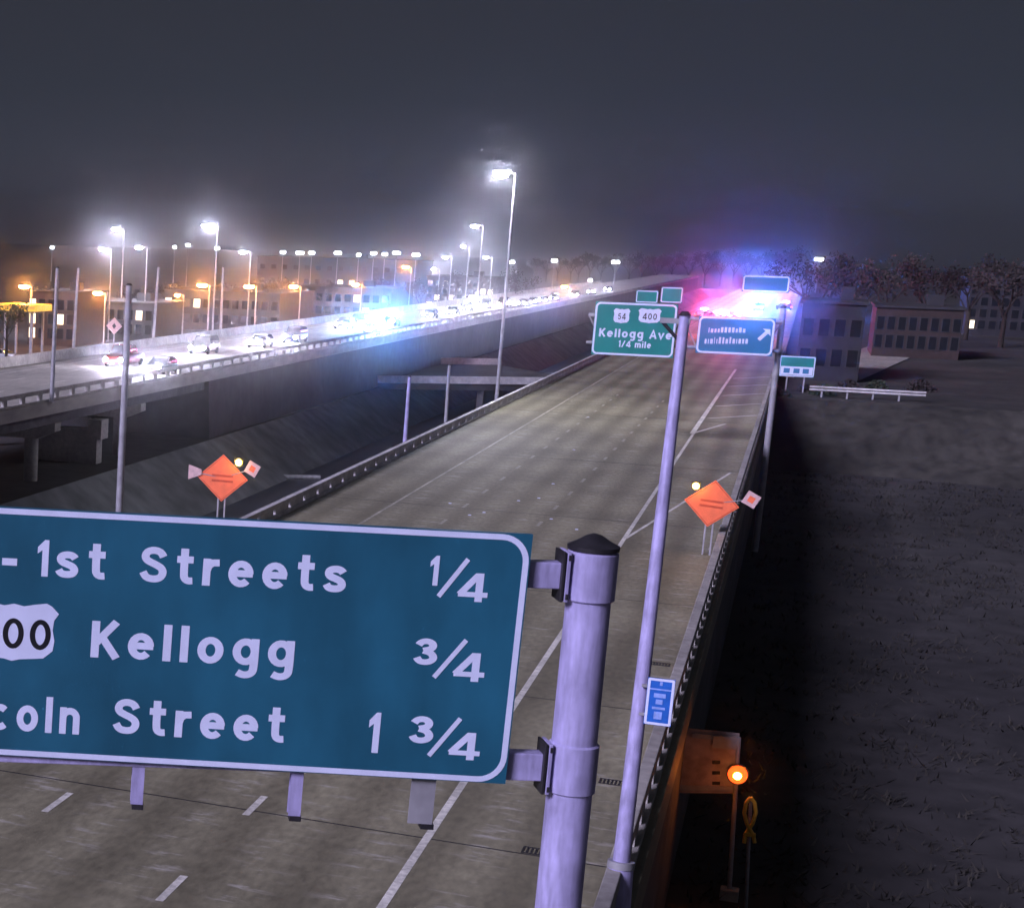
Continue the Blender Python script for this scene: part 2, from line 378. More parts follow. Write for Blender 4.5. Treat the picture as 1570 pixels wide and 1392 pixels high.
tag(eb.build('canal_bank', 'bank_wall'), 'dark bank under the far stretch of the oncoming carriageway', None, kind='structure')
# abutment block and stair beside the piers (pale shapes below the left bridge)
p = atX(105, 672, -51.5)
ab = MB(); ab.box(-2.6, 2.6, -.6, .6, GZ - p.z, 0.9)
ab.box(-2.6, 1.0, -.75, -.6, -1.2, -0.9); ab.box(2.0, 3.1, -1.0, .5, 0.2, 1.7)
tag(ab.build('abutment', 'concrete', loc=p), 'pale stepped concrete abutment under the oncoming carriageway', 'abutment')

# street bridge over the canal
def cross_bridge():
    z = -4.6
    a, b_ = onz(430, 574, z), onz(862, 579, z); c2 = onz(770, 550, z); d2 = onz(912, 549, z)
    t = thing('street_bridge', 'low street bridge crossing the dark canal between the carriageways', 'bridge', (0, 0, 0))
    def para(p, q, nm):
        u = (q - p).normalized(); p = p - u * 14; q = q + u * 8
        n = Vector((u.y, -u.x, 0)) * .18
        mb = MB(); mb._add([p - n, p + n, q + n, q - n, p - n + Vector((0, 0, -.9)), p + n + Vector((0, 0, -.9)), q + n + Vector((0, 0, -.9)), q - n + Vector((0, 0, -.9))],
                           [(0, 1, 2, 3), (4, 7, 6, 5), (0, 4, 5, 1), (1, 5, 6, 2), (2, 6, 7, 3), (3, 7, 4, 0)])
        mb.build(nm, 'pale_concrete', t); return p, q  # paler tone takes the place of lamp light on the parapets
    p1, q1 = para(a, b_, 'parapet'); 
    u = (q1 - p1).normalized(); n = Vector((-u.y, u.x, 0))
    p2, q2 = p1 + n * 34, q1 + n * 34
    para(p2 + u * 14, q2 - u * 8, 'parapet')
    dk = MB(); zt = Vector((0, 0, -.9)); zb = Vector((0, 0, -1.7))
    dk._add([p1 + zt, q1 + zt, q2 + zt, p2 + zt, p1 + zb, q1 + zb, q2 + zb, p2 + zb], [(0, 1, 2, 3), (7, 6, 5, 4), (0, 4, 5, 1), (1, 5, 6, 2), (2, 6, 7, 3), (3, 7, 4, 0)])
    dk.build('deck', 'street', t)
    for s_ in (0.38, 0.68):
        m_ = p1.lerp(q1, s_); cm = MB(); cm.box(m_.x - .4, m_.x + .4, m_.y + .4, m_.y + 30, CANZ - .5, m_.z - 1.7); cm.build('pier_wall', 'dark_concrete', t)
cross_bridge()
p = onz(445, 731, CANZ + .3); q = onz(140, 724, CANZ + .3)
wr = MB(); wr.tube(q, p + (p - q) * .15, .22, n=8)
tag(wr.build('pipe', 'galv_dull'), 'thin pale pipe lying across the canal bottom behind the left orange sign', 'pipe')
# higher bank that carries the exit ramp
BZ = -0.55
em = MB(); strip(em, [(XR + .43, 0), (60, 0)], [0, 1]); em.v = []; em.f = []
def bank(mb):
    xs_ = [XR + .5, 4, 9, 15, 24, 40, 70, 200]; rows = [(157, GZ - .1), (160, -4.6), (163, -2.2), (166, BZ - .1), (172, BZ), (260, BZ), (420, BZ), (700, BZ), (760, GZ - .1)]
    rnd = random.Random(5); n = len(xs_)
    for y, z in rows:
        for i, x in enumerate(xs_): mb.v.append((x, y + rnd.uniform(-1.2, 1.2) * (y < 170), (z if i < n - 1 else GZ - .1) + rnd.uniform(-.15, .0)))
    for k in range(len(rows) - 1):
        for i in range(n - 1):
            a = k * n + i; mb.f.append((a, a + 1, a + n + 1, a + n))
bank(em)
tag(em.build('bank', 'bank_soil'), 'low bank carrying the exit ramp beyond the right rail', None, kind='structure')
ra = MB(); ra._add([(XR + .6, 190, BZ + .06), (XR + 7.5, 190, BZ + .06), (XR + 40, 430, BZ + .06), (XR + 32, 430, BZ + .06)], [(0, 1, 2, 3)])
tag(ra.build('exit_ramp', 'far_pavement'), 'exit ramp leaving the empty lanes beyond the gantry', None, kind='structure')
# street at the lower right below the highway
st = MB(); st.box(-1.3, 60, -40, 45.2, GZ - .3, GZ + .004)
kb = MB(); kb.box(-1.3, 60, 45.2, 45.4, GZ - .2, GZ + .13); tag(kb.build('kerb', 'concrete', bevel=.02), 'low concrete kerb of the side street at the lower right', 'kerb')
tag(st.build('side_street', 'street'), 'dim side street at the foot of the retaining wall', None, kind='structure')

# ------------------------------------------------------------------ the big overhead sign
SR, SRb = at(814, 832, 19.3), at(776, 1185, 19.3)
SL = at(0, 785, 17.2)
ux = Vector((SR.x - SL.x, SR.y - SL.y, 0)).normalized()        # along the panel, to the right
un = Vector((ux.y, -ux.x, 0))                                     # towards the camera
root = Vector((0, 0, 0))
pc = at(909, 850, 19.75)                                          # post top centre
sign = thing('overhead_sign', 'big green destination sign with white border on thick lavender grey post', 'road sign', (pc.x, pc.y, GZ))
base = Vector((pc.x, pc.y, GZ))
org = Vector((SR.x, SR.y, 0))
TILT = 0.0
def on_sign(x, y):
    v = ray(x, y); o = Vector((0, 0, CAMZ)); t = (org - o).dot(un) / v.dot(un); p = o + v * t
    return Vector(((p - org).dot(ux), p.z))
SM = Matrix(((ux.x, -un.x, 0, org.x - base.x), (ux.y, -un.y, 0, org.y - base.y), (0, 0, 1, -base.z), (0, 0, 0, 1)))  # (u, depth, z) -> local of sign
tl, bl = on_sign(0, 784), on_sign(0, 1150); tr, br = on_sign(812, 812), on_sign(783, 1208)
skew = ((tl.y - tr.y) / (tl.x - tr.x) + (bl.y - br.y) / (bl.x - br.x)) / 2
ROT = Matrix.Translation((tr.x, 0, tr.y)) @ Matrix.Rotation(-math.atan(skew), 4, 'Y') @ Matrix.Translation((-tr.x, 0, -tr.y))
SM = SM @ ROT
def sg(x, y):
    q = on_sign(x, y); v = ROT.inverted() @ Vector((q.x, 0, q.y)); return Vector((v.x, v.z))
tr, br, tl, bl = sg(813, 813), sg(779, 1208), sg(0, 783), sg(0, 1151)
U1 = (tr.x + br.x) / 2; V1 = (tr.y + tl.y) / 2; V0 = (br.y + bl.y) / 2; U0 = U1 - 8.6
pn = MB(); pn.box(U0, U1, 0.0, 0.06, V0, V1, SM); panel = pn.build('panel', 'sign_green', sign)
def rrect(u0, u1, v0, v1, r, n=8):
    pts = []
    for cx_, cy_, a0 in ((u1 - r, v1 - r, 0), (u0 + r, v1 - r, 90), (u0 + r, v0 + r, 180), (u1 - r, v0 + r, 270)):
        for k in range(n + 1):
            a = R(a0 + 90 * k / n); pts.append((cx_ + r * math.cos(a), cy_ + r * math.sin(a)))
    return pts
def border(u0, u1, v0, v1, r, w_, M, name, m, parent, d0=-0.004, d1=0.0):
    A = rrect(u0, u1, v0, v1, r); B = rrect(u0 + w_, u1 - w_, v0 + w_, v1 - w_, max(r - w_, .005)); n = len(A)
    v = [M @ Vector((a, d0, b)) for a, b in A] + [M @ Vector((a, d0, b)) for a, b in B] + [M @ Vector((a, d1, b)) for a, b in A] + [M @ Vector((a, d1, b)) for a, b in B]
    f = []
    for i in range(n):
        j = (i + 1) % n; f += [(i, j, n + j, n + i), (i, 2 * n + i, 2 * n + j, j), (n + i, n + j, 3 * n + j, 3 * n + i)]
    mb = MB(); mb._add(v, f); return mb.build(name, m, parent)
border(U0 + .01, U1 - .015, V0 + .008, V1 - .012, 0.30, 0.062, SM, 'border', 'sign_white', panel)
def text_mesh(s, bold=0.0):
    cu = bpy.data.curves.new('t', 'FONT'); cu.body = s; cu.size = 1; cu.extrude = 0.0006; cu.offset = bold; cu.resolution_u = 5; cu.space_character = 1.12
    ob = bpy.data.objects.new('t', cu); C.objects.link(ob)
    dg = bpy.context.evaluated_depsgraph_get(); me = bpy.data.meshes.new_from_object(ob.evaluated_get(dg))
    bpy.data.objects.remove(ob); bpy.data.curves.remove(cu)
    return me
CAP = {}
def put_text(s, M, u0, u1, v, h, m, parent, name='lettering', bold=0.014, d=-0.006, tight=None):
    """text s with its ink from u0 to u1 on baseline v, capitals h high"""
    me = text_mesh(s, bold)
    xs = [q.co.x for q in me.vertices]; x0, x1 = min(xs), max(xs)
    zs = [q.co.y for q in me.vertices]
    hh = 0.70
    if tight: y0_, hh = min(zs), max(zs) - min(zs)
    else: y0_ = 0
    sx_ = (u1 - u0) / (x1 - x0); sy_ = h / hh
    for q in me.vertices:
        q.co = M @ Vector((u0 + (q.co.x - x0) * sx_, d - q.co.z, v + (q.co.y - y0_) * sy_))
    me.materials.clear(); me.materials.append(MATS[m])
    return link(name, me, parent)
def arc(cx_, cy_, rx, ry, a0, a1, n=14): return [(cx_ + rx * math.cos(R(a0 + (a1 - a0) * k / n)), cy_ + ry * math.sin(R(a0 + (a1 - a0) * k / n))) for k in range(n + 1)]
GL = {'o': (.62, [arc(.31, .37, .21, .27, 0, 360, 22)]), 'e': (.62, [[(.11, .38), (.60, .38)], arc(.31, .37, .21, .27, 0, 318, 18)]), 'n': (.58, [[(.1, 0), (.1, .74)], [(.1, .42)] + arc(.29, .45, .19, .19, 180, 0, 10) + [(.48, 0)]]),
      'l': (.2, [[(.1, 0), (.1, 1)]]), 'i': (.2, [[(.1, 0), (.1, .74)], [(.1, .86), (.1, 1.02)]]), 't': (.46, [[(.21, .98), (.21, .26), (.24, .15), (.32, .10), (.43, .11)], [(.03, .68), (.43, .68)]]),
      'r': (.42, [[(.1, 0), (.1, .74)], [(.1, .40), (.14, .54), (.23, .63), (.40, .64)]]),
      's': (.56, [[(.47, .54), (.41, .62), (.28, .645), (.15, .61), (.11, .52), (.16, .43), (.29, .38), (.42, .32), (.47, .22), (.42, .12), (.28, .095), (.14, .12), (.08, .22)]]),
      'S': (.66, [[(.56, .72), (.49, .85), (.33, .90), (.18, .86), (.11, .74), (.15, .62), (.28, .55), (.41, .49), (.54, .40), (.57, .26), (.49, .13), (.33, .10), (.16, .14), (.08, .29)]]),
      'K': (.66, [[(.1, 0), (.1, 1)], [(.58, 1), (.12, .40)], [(.26, .56), (.61, 0)]]), 'g': (.62, [arc(.31, .38, .21, .27, 0, 360, 22), [(.52, .74), (.52, -.08), (.48, -.19), (.38, -.25), (.26, -.25), (.14, -.19)]]),
      'c': (.58, [arc(.31, .37, .21, .27, 48, 312, 16)]), 'L': (.56, [[(.1, 1), (.1, .1), (.53, .1)]]), '4': (.68, [[(.49, 0), (.49, 1)], [(.46, .96), (.04, .25)], [(.0, .25), (.70, .25)]]),
      '3': (.64, [[(.10, .74), (.18, .86), (.31, .90), (.45, .85), (.50, .72), (.44, .60), (.24, .54)], [(.24, .53), (.44, .47), (.54, .30), (.47, .15), (.31, .10), (.16, .13), (.08, .27)]]),
      '0': (.64, [arc(.32, .5, .22, .40, 0, 360, 24)]), '5': (.64, [[(.52, .90), (.14, .90), (.12, .52), (.30, .58), (.46, .53), (.54, .36), (.48, .18), (.32, .10), (.16, .13), (.08, .26)]]),
      '-': (.5, [[(0, .42), (.5, .42)]]), 'A': (.72, [[(.06, 0), (.36, .96), (.66, 0)], [(.17, .32), (.55, .32)]]), 'v': (.58, [[(.05, .74), (.29, .06), (.53, .74)]]), 'm': (.9, [[(.1, 0), (.1, .74)], [(.1, .42)] + arc(.275, .47, .175, .17, 180, 0, 8) + [(.45, 0)], [(.45, .42)] + arc(.625, .47, .175, .17, 180, 0, 8) + [(.80, 0)]]),
      '1': (.3, [[(.03, .80), (.2, .93), (.2, 0)]]), '/': (.5, [[(.05, 0), (.45, 1)]]), ' ': (.3, [])}
def ribbon(mb, pts, w_, T):
    closed = len(pts) > 3 and math.dist(pts[0], pts[-1]) < 1e-6
    P_ = [Vector(p) for p in pts]
    if not closed and 4 < len(P_) < 15:                    # round off hand-placed curves
        for _ in range(2):
            q = [P_[0]]
            for a, b_ in zip(P_, P_[1:]): q += [a.lerp(b_, .25), a.lerp(b_, .75)]
            P_ = q + [P_[-1]]
    n = len(P_); Ls = []; Rs = []
    for i in range(n):
        if closed: a, b_ = P_[(i - 1) % (n - 1)], P_[(i + 1) % (n - 1)] if i < n - 1 else P_[1]
        else: a, b_ = P_[max(i - 1, 0)], P_[min(i + 1, n - 1)]
        d1 = (P_[i] - a); d2 = (b_ - P_[i])
        d1 = d1.normalized() if d1.length > 1e-7 else d2.normalized(); d2 = d2.normalized() if d2.length > 1e-7 else d1
        t = d1 + d2; t = t.normalized() if t.length > 1e-3 else d1
        m_ = Vector((-t.y, t.x)); k = 1 / max(.55, m_.dot(Vector((-d1.y, d1.x))))
        Ls.append(P_[i] + m_ * w_ * k); Rs.append(P_[i] - m_ * w_ * k)
    v = [T(q.x, q.y) for q in Ls] + [T(q.x, q.y) for q in Rs]
    mb._add(v, [(i, n + i, n + i + 1, i + 1) for i in range(n - 1)])
def stext(s, M, u0, u1, v, h, m, parent, w_=.095, d=-.003, gap=.17, tight=None):
    x = 0; lay = []
    for ch in s:
        gw, st_ = GL[ch]; lay.append((x, st_)); x += gw + gap
    tot = x - gap; kx = (u1 - u0) / tot
    for x0, st_ in lay:
        if not st_: continue
        mb = MB()
        for zi, ln in enumerate(st_):
            dd = d - .0004 * zi
            ribbon(mb, ln, w_, lambda a, b_: M @ Vector((u0 + (x0 + a) * kx, dd, v + b_ * h)))
        mb.build('letter', m, parent)
def word(s, xl, xr, yb, yt, m='sign_white', bold=0.022, tight=None, xm=None):
    if s == '-':
        a = sg(xl, yb); b_ = sg(xr, yb); t = sg(xl, yt); mb = MB(); mb._add([SM @ Vector(q) for q in ((a.x, -.003, a.y), (b_.x, -.003, a.y), (b_.x, -.003, t.y), (a.x, -.003, t.y))], [(0, 1, 2, 3)]); return mb.build('letter', m, panel)
    a = sg(xl, yb); b_ = sg(xr, yb); t = sg(xl, yt)
    return stext(s, SM, a.x, b_.x, a.y, t.y - a.y, m, panel, .088 if s == '4' else .105 if tight else .095, gap=.20)
def one(xl, xr, yb, yt):
    a, b_ = sg(xl, yb), sg(xr, yt); w_, h_ = b_.x - a.x, sg(xl, yt).y - a.y
    P_ = [(.42, 0), (1, 0), (1, 1), (.62, 1), (0, .80), (0, .62), (.42, .72)]
    A = [SM @ Vector((a.x + x * w_, -.0032, a.y + y * h_)) for x, y in P_]; B = [SM @ Vector((a.x + x * w_, -.001, a.y + y * h_)) for x, y in P_]; n = len(P_)
    mb = MB(); mb._add(A + B, [tuple(range(n))] + [(i, (i + 1) % n, n + (i + 1) % n, n + i) for i in range(n)]); mb.build('letter', 'sign_white', panel)
word('-', 3, 26, 866, 855, tight=1)
one(56, 76, 883, 827); word('st', 84, 162, 885, 829)
word('Streets', 213, 531, 892, 836)
word('Kellogg', 138, 451, 1007, 951)
word('Street', 172, 437, 1124, 1069)
word('Lincoln', -122, 122, 1112, 1057)
def frac(n1, xa, xb, ya, yb, sl0, sl1, x4a, x4b, y4a, y4b):
    (one(xa, xb, yb, ya) if n1 == '1' else word(n1, xa, xb, yb, ya, tight=1)); word('4', x4a, x4b, y4b, y4a, tight=1)
    a, b_ = sg(*sl0), sg(*sl1); d_ = (b_ - a).normalized(); n = Vector((d_.y, -d_.x)) * 0.026
    v = [SM @ Vector((q.x, -.0045, q.y)) for q in (a - n, a + n, b_ + n, b_ - n)] 
    mb = MB(); mb._add(v, [(0, 1, 2, 3)]); mb.build('fraction_bar', 'sign_white', panel)
frac('1', 657, 675, 851, 897, (672, 914), (718, 857), 701, 745, 877, 921)
frac('3', 633, 670, 977, 1018, (665, 1038), (715, 981), 694, 740, 999, 1043)
frac('3', 626, 664, 1096, 1138, (657, 1158), (706, 1101), 687, 733, 1121, 1163)
one(562, 585, 1153, 1091)
# route shields (the right one shows its last digits)
def shield(xc, xr, yt, yb, M, sgf, parent, digits=None, dx=None, dy=None):
    c0 = sgf(xc, (yt + yb) / 2); hw = sgf(xr, (yt + yb) / 2).x - c0.x; hh = (sgf(xc, yt).y - sgf(xc, yb).y) / 2
    half = [(0, .93), (.22, .86), (.45, .93), (.72, .99), (.84, .90), (1.0, .66), (.90, .42), (.88, .1), (.93, -.25), (.90, -.60), (.70, -.86), (.42, -.90), (.18, -.93), (0, -1.0)]
    poly = half + [(-x, y) for x, y in reversed(half[1:-1])]
    v = [M @ Vector((c0.x + x * hw, -.004, c0.y + y * hh)) for x, y in poly]
    mb = MB(); mb._add([M @ Vector((c0.x, -.004, c0.y))] + v, [(0, i + 1, (i + 1) % len(poly) + 1) for i in range(len(poly))])
    s_ = mb.build('route_shield', 'sign_white', parent)
    return c0, hw, hh, s_
c0, hw, hh, s_ = shield(20, 89, 922, 1013, SM, sg, panel)
a = sg(-42, 996); b_ = sg(78, 996); t_ = sg(76, 946)
stext('400', SM, a.x, b_.x, sg(20, 995).y, t_.y - sg(76, 995).y, 'sign_black', panel, .075, d=-.006, gap=.12)
# horizontal arms, clamps, post
PR = 0.235
def local(p): return p - base
def arm(y0, y1, xl, xr):
    zt, zb = at(845, y0, 19.6).z, at(845, y1, 19.6).z
    a = SM @ Vector((U0 + .3, .12, 0)); b_ = Vector((0, 0, 0))
    a.z = 0; dirv = (b_ - a).normalized(); n = Vector((-dirv.y, dirv.x, 0)) * .10
    b_ = b_ - dirv * PR * 0.9
    v = []
    for z in (zb - base.z, zt - base.z):
        for q in (a - n, a + n, b_ + n, b_ - n): v.append(Vector((q.x, q.y, z)))
    mb = MB(); mb._add(v, [(0, 1, 2, 3), (4, 7, 6, 5), (0, 4, 5, 1), (1, 5, 6, 2), (2, 6, 7, 3), (3, 7, 4, 0)])
    am = mb.build('arm', 'galv_violet_cast', sign, bevel=0.012)
    cl = MB(); zc = (zt + zb) / 2 - base.z; hh_ = (zt - zb) / 2 + .13
    cl.lathe([(PR + .012, zc - hh_), (PR + .035, zc - hh_ + .02), (PR + .035, zc + hh_ - .02), (PR + .012, zc + hh_)], 24)
    co = cl.build('clamp', 'galv_violet_cast', sign, smooth=True)
    for s__ in (-1, 1):
        for k in (-1, 1):
            fm = MB(); fm.tube((-dirv.x * .0 - dirv.x * (PR + .05) + n.x * 1.5 * s__, -dirv.y * (PR + .05) + n.y * 1.5 * s__, zc + k * (hh_ - .06) - .03), (-dirv.x * (PR + .05) + n.x * 1.5 * s__, -dirv.y * (PR + .05) + n.y * 1.5 * s__, zc + k * (hh_ - .06) + .03), .028, n=8)
            fm.build('bolt', 'dark_metal', co)
    # flange plate between arm and clamp
    fp = MB(); M_ = Matrix.Translation(b_ - dirv * .08 + Vector((0, 0, zc))) @ Matrix.Rotation(math.atan2(dirv.y, dirv.x), 4, 'Z')
    fp.box(-.02, .02, -.17, .17, -hh_, hh_, M_); fp.build('flange_plate', 'galv_violet_cast', sign, bevel=.006)
    fp = MB(); M_ = Matrix.Translation(b_ - dirv * .13 + Vector((0, 0, zc))) @ Matrix.Rotation(math.atan2(dirv.y, dirv.x), 4, 'Z')
    fp.box(-.015, .015, -.17, .17, -hh_, hh_, M_); fp.build('flange_plate', 'dark_metal', sign, bevel=.006)
arm(860, 900, 815, 870); arm(1155, 1197, 785, 850)
zt = pc.z - base.z
po = MB(); po.tube((0, 0, 0), (0, 0, zt + .06), PR + .05, PR, n=40, cap=False); post = po.build('post', 'galv_violet_cast', sign, smooth=True)
cp = MB(); cp.lathe([(PR + .035, zt + .055), (PR + .04, zt + .10), (PR * .75, zt + .15), (PR * .35, zt + .21), (0.02, zt + .23)], 32); cp.build('cap', 'dark_metal', post, smooth=True)
bp_ = MB(); bp_.lathe([(.5, -.02), (.5, .06), (.3, .07), (.3, .12)], 24); bp_.build('base_plate', 'galv_dull', post)
# struts under the panel
for (xa, xb, yb, mm, wide) in ((203, 222, 1236, 'galv_violet_cast', 0), (448, 467, 1254, 'galv_violet_cast', 0), (634, 672, 1270, 'galv_violet_cast', 1)):
    a, b_ = sg(xa, 1190), sg(xb, 1190); z0 = sg((xa + xb) / 2, yb).y; uc = (a.x + b_.x) / 2; hw_ = (b_.x - a.x) / 2
    sb = MB()
    if wide:
        sb.box(uc - hw_, uc + hw_, .07, .09, z0 + .03, V0 + 1.2, SM); sb.box(uc + hw_ - .02, uc + hw_, .0905, .22, z0 + .03, V1 - .2, SM)
        st_ = sb.build('strut', 'galv_dull', sign)
        ft = MB(); ft.box(uc + hw_ * .1, uc + hw_ + .02, .06, .24, z0 - .03, z0 + .03, SM); ft.build('strut_foot', 'dark_metal', st_)
    else:
        sb.box(uc - hw_, uc + hw_, .07, .082, z0, V1 - .1, SM); sb.box(uc - .006, uc + .006, .083, .19, z0, V1 - .1, SM); sb.box(uc - hw_, uc + hw_, .191, .203, z0, V1 - .1, SM)
        st_ = sb.build('strut', mm, sign)
        ft = MB(); ft.box(uc - .05, uc + hw_ + .01, .06, .21, z0 - .06, z0, SM); ft.build('strut_foot', 'dark_metal', st_)

# ------------------------------------------------------------------ poles
def pole(name, label, foot, top, r0, r1, m='galv_violet_cast', cap='dark_metal', collar=False, bracket=False, group=None):
    foot, top = Vector(foot), Vector(top)
    t = thing(name, label, 'pole', foot, group=group)
    h = top - foot
    mb = MB(); mb.tube((0, 0, 0), h, r0, r1, n=20, cap=False); mb.build('shaft', m, t, smooth=True)
    cm = MB(); cm.tube(h, h + Vector((0, 0, .07)), r1 + .02, r1 * .6, n=16); cm.build('cap', cap, t, smooth=True)
    bm_ = MB(); bm_.box(-r0 * 1.8, r0 * 1.8, -r0 * 1.8, r0 * 1.8, -.02, .04); bm_.build('base_plate', 'galv_dull', t)
    if collar:
        d = h.normalized(); c_ = MB(); c_.tube((0, 0, .04), d * 1.15, r0 * 1.75, r0 * 1.45, n=20); c_.build('base_housing', m, t, smooth=True)
        c2 = MB(); c2.tube(d * 1.15, d * 1.27, r0 * 1.55, r0 * 1.5, n=20); c2.build('collar', 'galv_dull', t, smooth=True)
    if bracket:
        b_ = MB(); b_.box(-.38, .1, -.05, .05, -.02, .07, Matrix.Translation(h + Vector((0, 0, -.12)))); b_.build('bracket', 'galv_dull', t, bevel=.01)
        b2 = MB(); b2.tube(h + Vector((-.34, 0, -.12)), h + Vector((-.05, 0, -.42)), .03, n=8); b2.build('brace', 'dark_metal', t)
    return t
ft = Vector((XR + 0.55, 30.6, -0.5)); 
f_ = at(944, 1392, 31.0); tp = at(1050, 484, 32.0)
dd = (tp - f_).normalized(); f_ = f_ - dd * ((f_.z + 0.25) / dd.z)
br_ = MB(); br_.box(XR + .503, XR + .95, f_.y - .4, f_.y + .4, -1.0, -.3)
tag(br_.build('pole_bracket', 'concrete'), 'concrete ledge carrying the slim lavender pole outside the right rail', 'ledge')
f_ = Vector((f_.x, f_.y, -.28))
pole('light_pole', 'tall slim lavender grey pole beside the thick sign post', f_, tp, .15, .085, 'galv_violet_cast', collar=True, bracket=True)
f_ = atX(176, 935, XL - .62); f_.z = min(f_.z, -.3)
pole('light_pole', 'tall pale pole rising from behind the big green sign at left', f_, at(198, 438, f_.y), .13, .10, 'galv_dull')
f_ = atX(619, 700, XL - .62)
pole('light_pole', 'short grey pole on the canal rail beyond the big green sign', f_, at(628, 578, f_.y), .12, .09)
for (xb, yb, xt, yt, X, lb) in ((80, 585, 88, 411, OXN + .6, 'leftmost bare pole at the near edge of the oncoming carriageway'),
                              (112, 546, 120, 411, OXF - .6, 'second bare pole from the left, behind the oncoming carriageway'),
                              (234, 535, 243, 410, OXF - .6, 'third bare pole from the left, behind the first bright headlights'),
                              (684, 640, 689, 560, XL - .62, 'grey bare pole on the canal rail, right of the short grey pole'),
                              (338, 515, 342, 410, OXF - .6, 'fourth bare pole from the left among the orange lamps')):
    b_ = atX(xb, yb, X); b_.z = min(b_.z, 0.0); 
    pole('light_pole', lb, b_, at(xt, yt, b_.y), .16 if X < -30 else .11, .12 if X < -30 else .09, 'galv_dull')

# ------------------------------------------------------------------ small blue marker sign on the right rail
p = at(1011, 1076, 31.2)
t = thing('marker_sign', 'small blue reference sign with white border held by the slim lavender pole', 'road sign', (p.x, p.y, 0))
hw_ = (at(1032, 1076, 31.2) - at(990, 1076, 31.2)).length / 2; hh_ = (at(1011, 1040, 31.2) - at(1011, 1112, 31.2)).length / 2
I4 = Matrix.Translation((0, 0, p.z))
mb = MB(); mb.box(-hw_, hw_, 0, .012, -hh_, hh_, I4); pl = mb.build('panel', 'sign_blue', t)
border(-hw_ + .005, hw_ - .005, -hh_ + .005, hh_ - .005, .03, .042, I4, 'border', 'sign_white', pl, -.004, 0)
for (x0_, x1_, v0, v1) in ((-.022, .022, hh_ * .70, hh_ * .86), (-hw_ + .03, hw_ - .03, hh_ * .50, hh_ * .56), (-.10, .09, hh_ * .18, hh_ * .36), (-.06, .05, -hh_ * .10, hh_ * .10), (-.11, .10, -hh_ * .32, -hh_ * .22), (-.07, .06, -hh_ * .74, -hh_ * .42)):
    m2 = MB(); m2.box(x0_, x1_, -.0035, -.0005, v0, v1, I4); m2.build('print_block', 'pale_blue', pl)
for z_ in (-.25, .25): mb = MB(); mb.box(-hw_ - .09, hw_ - .05, .0125, .05, z_ - .025, z_ + .025, I4); mb.build('bracket', 'galv_dull', t)

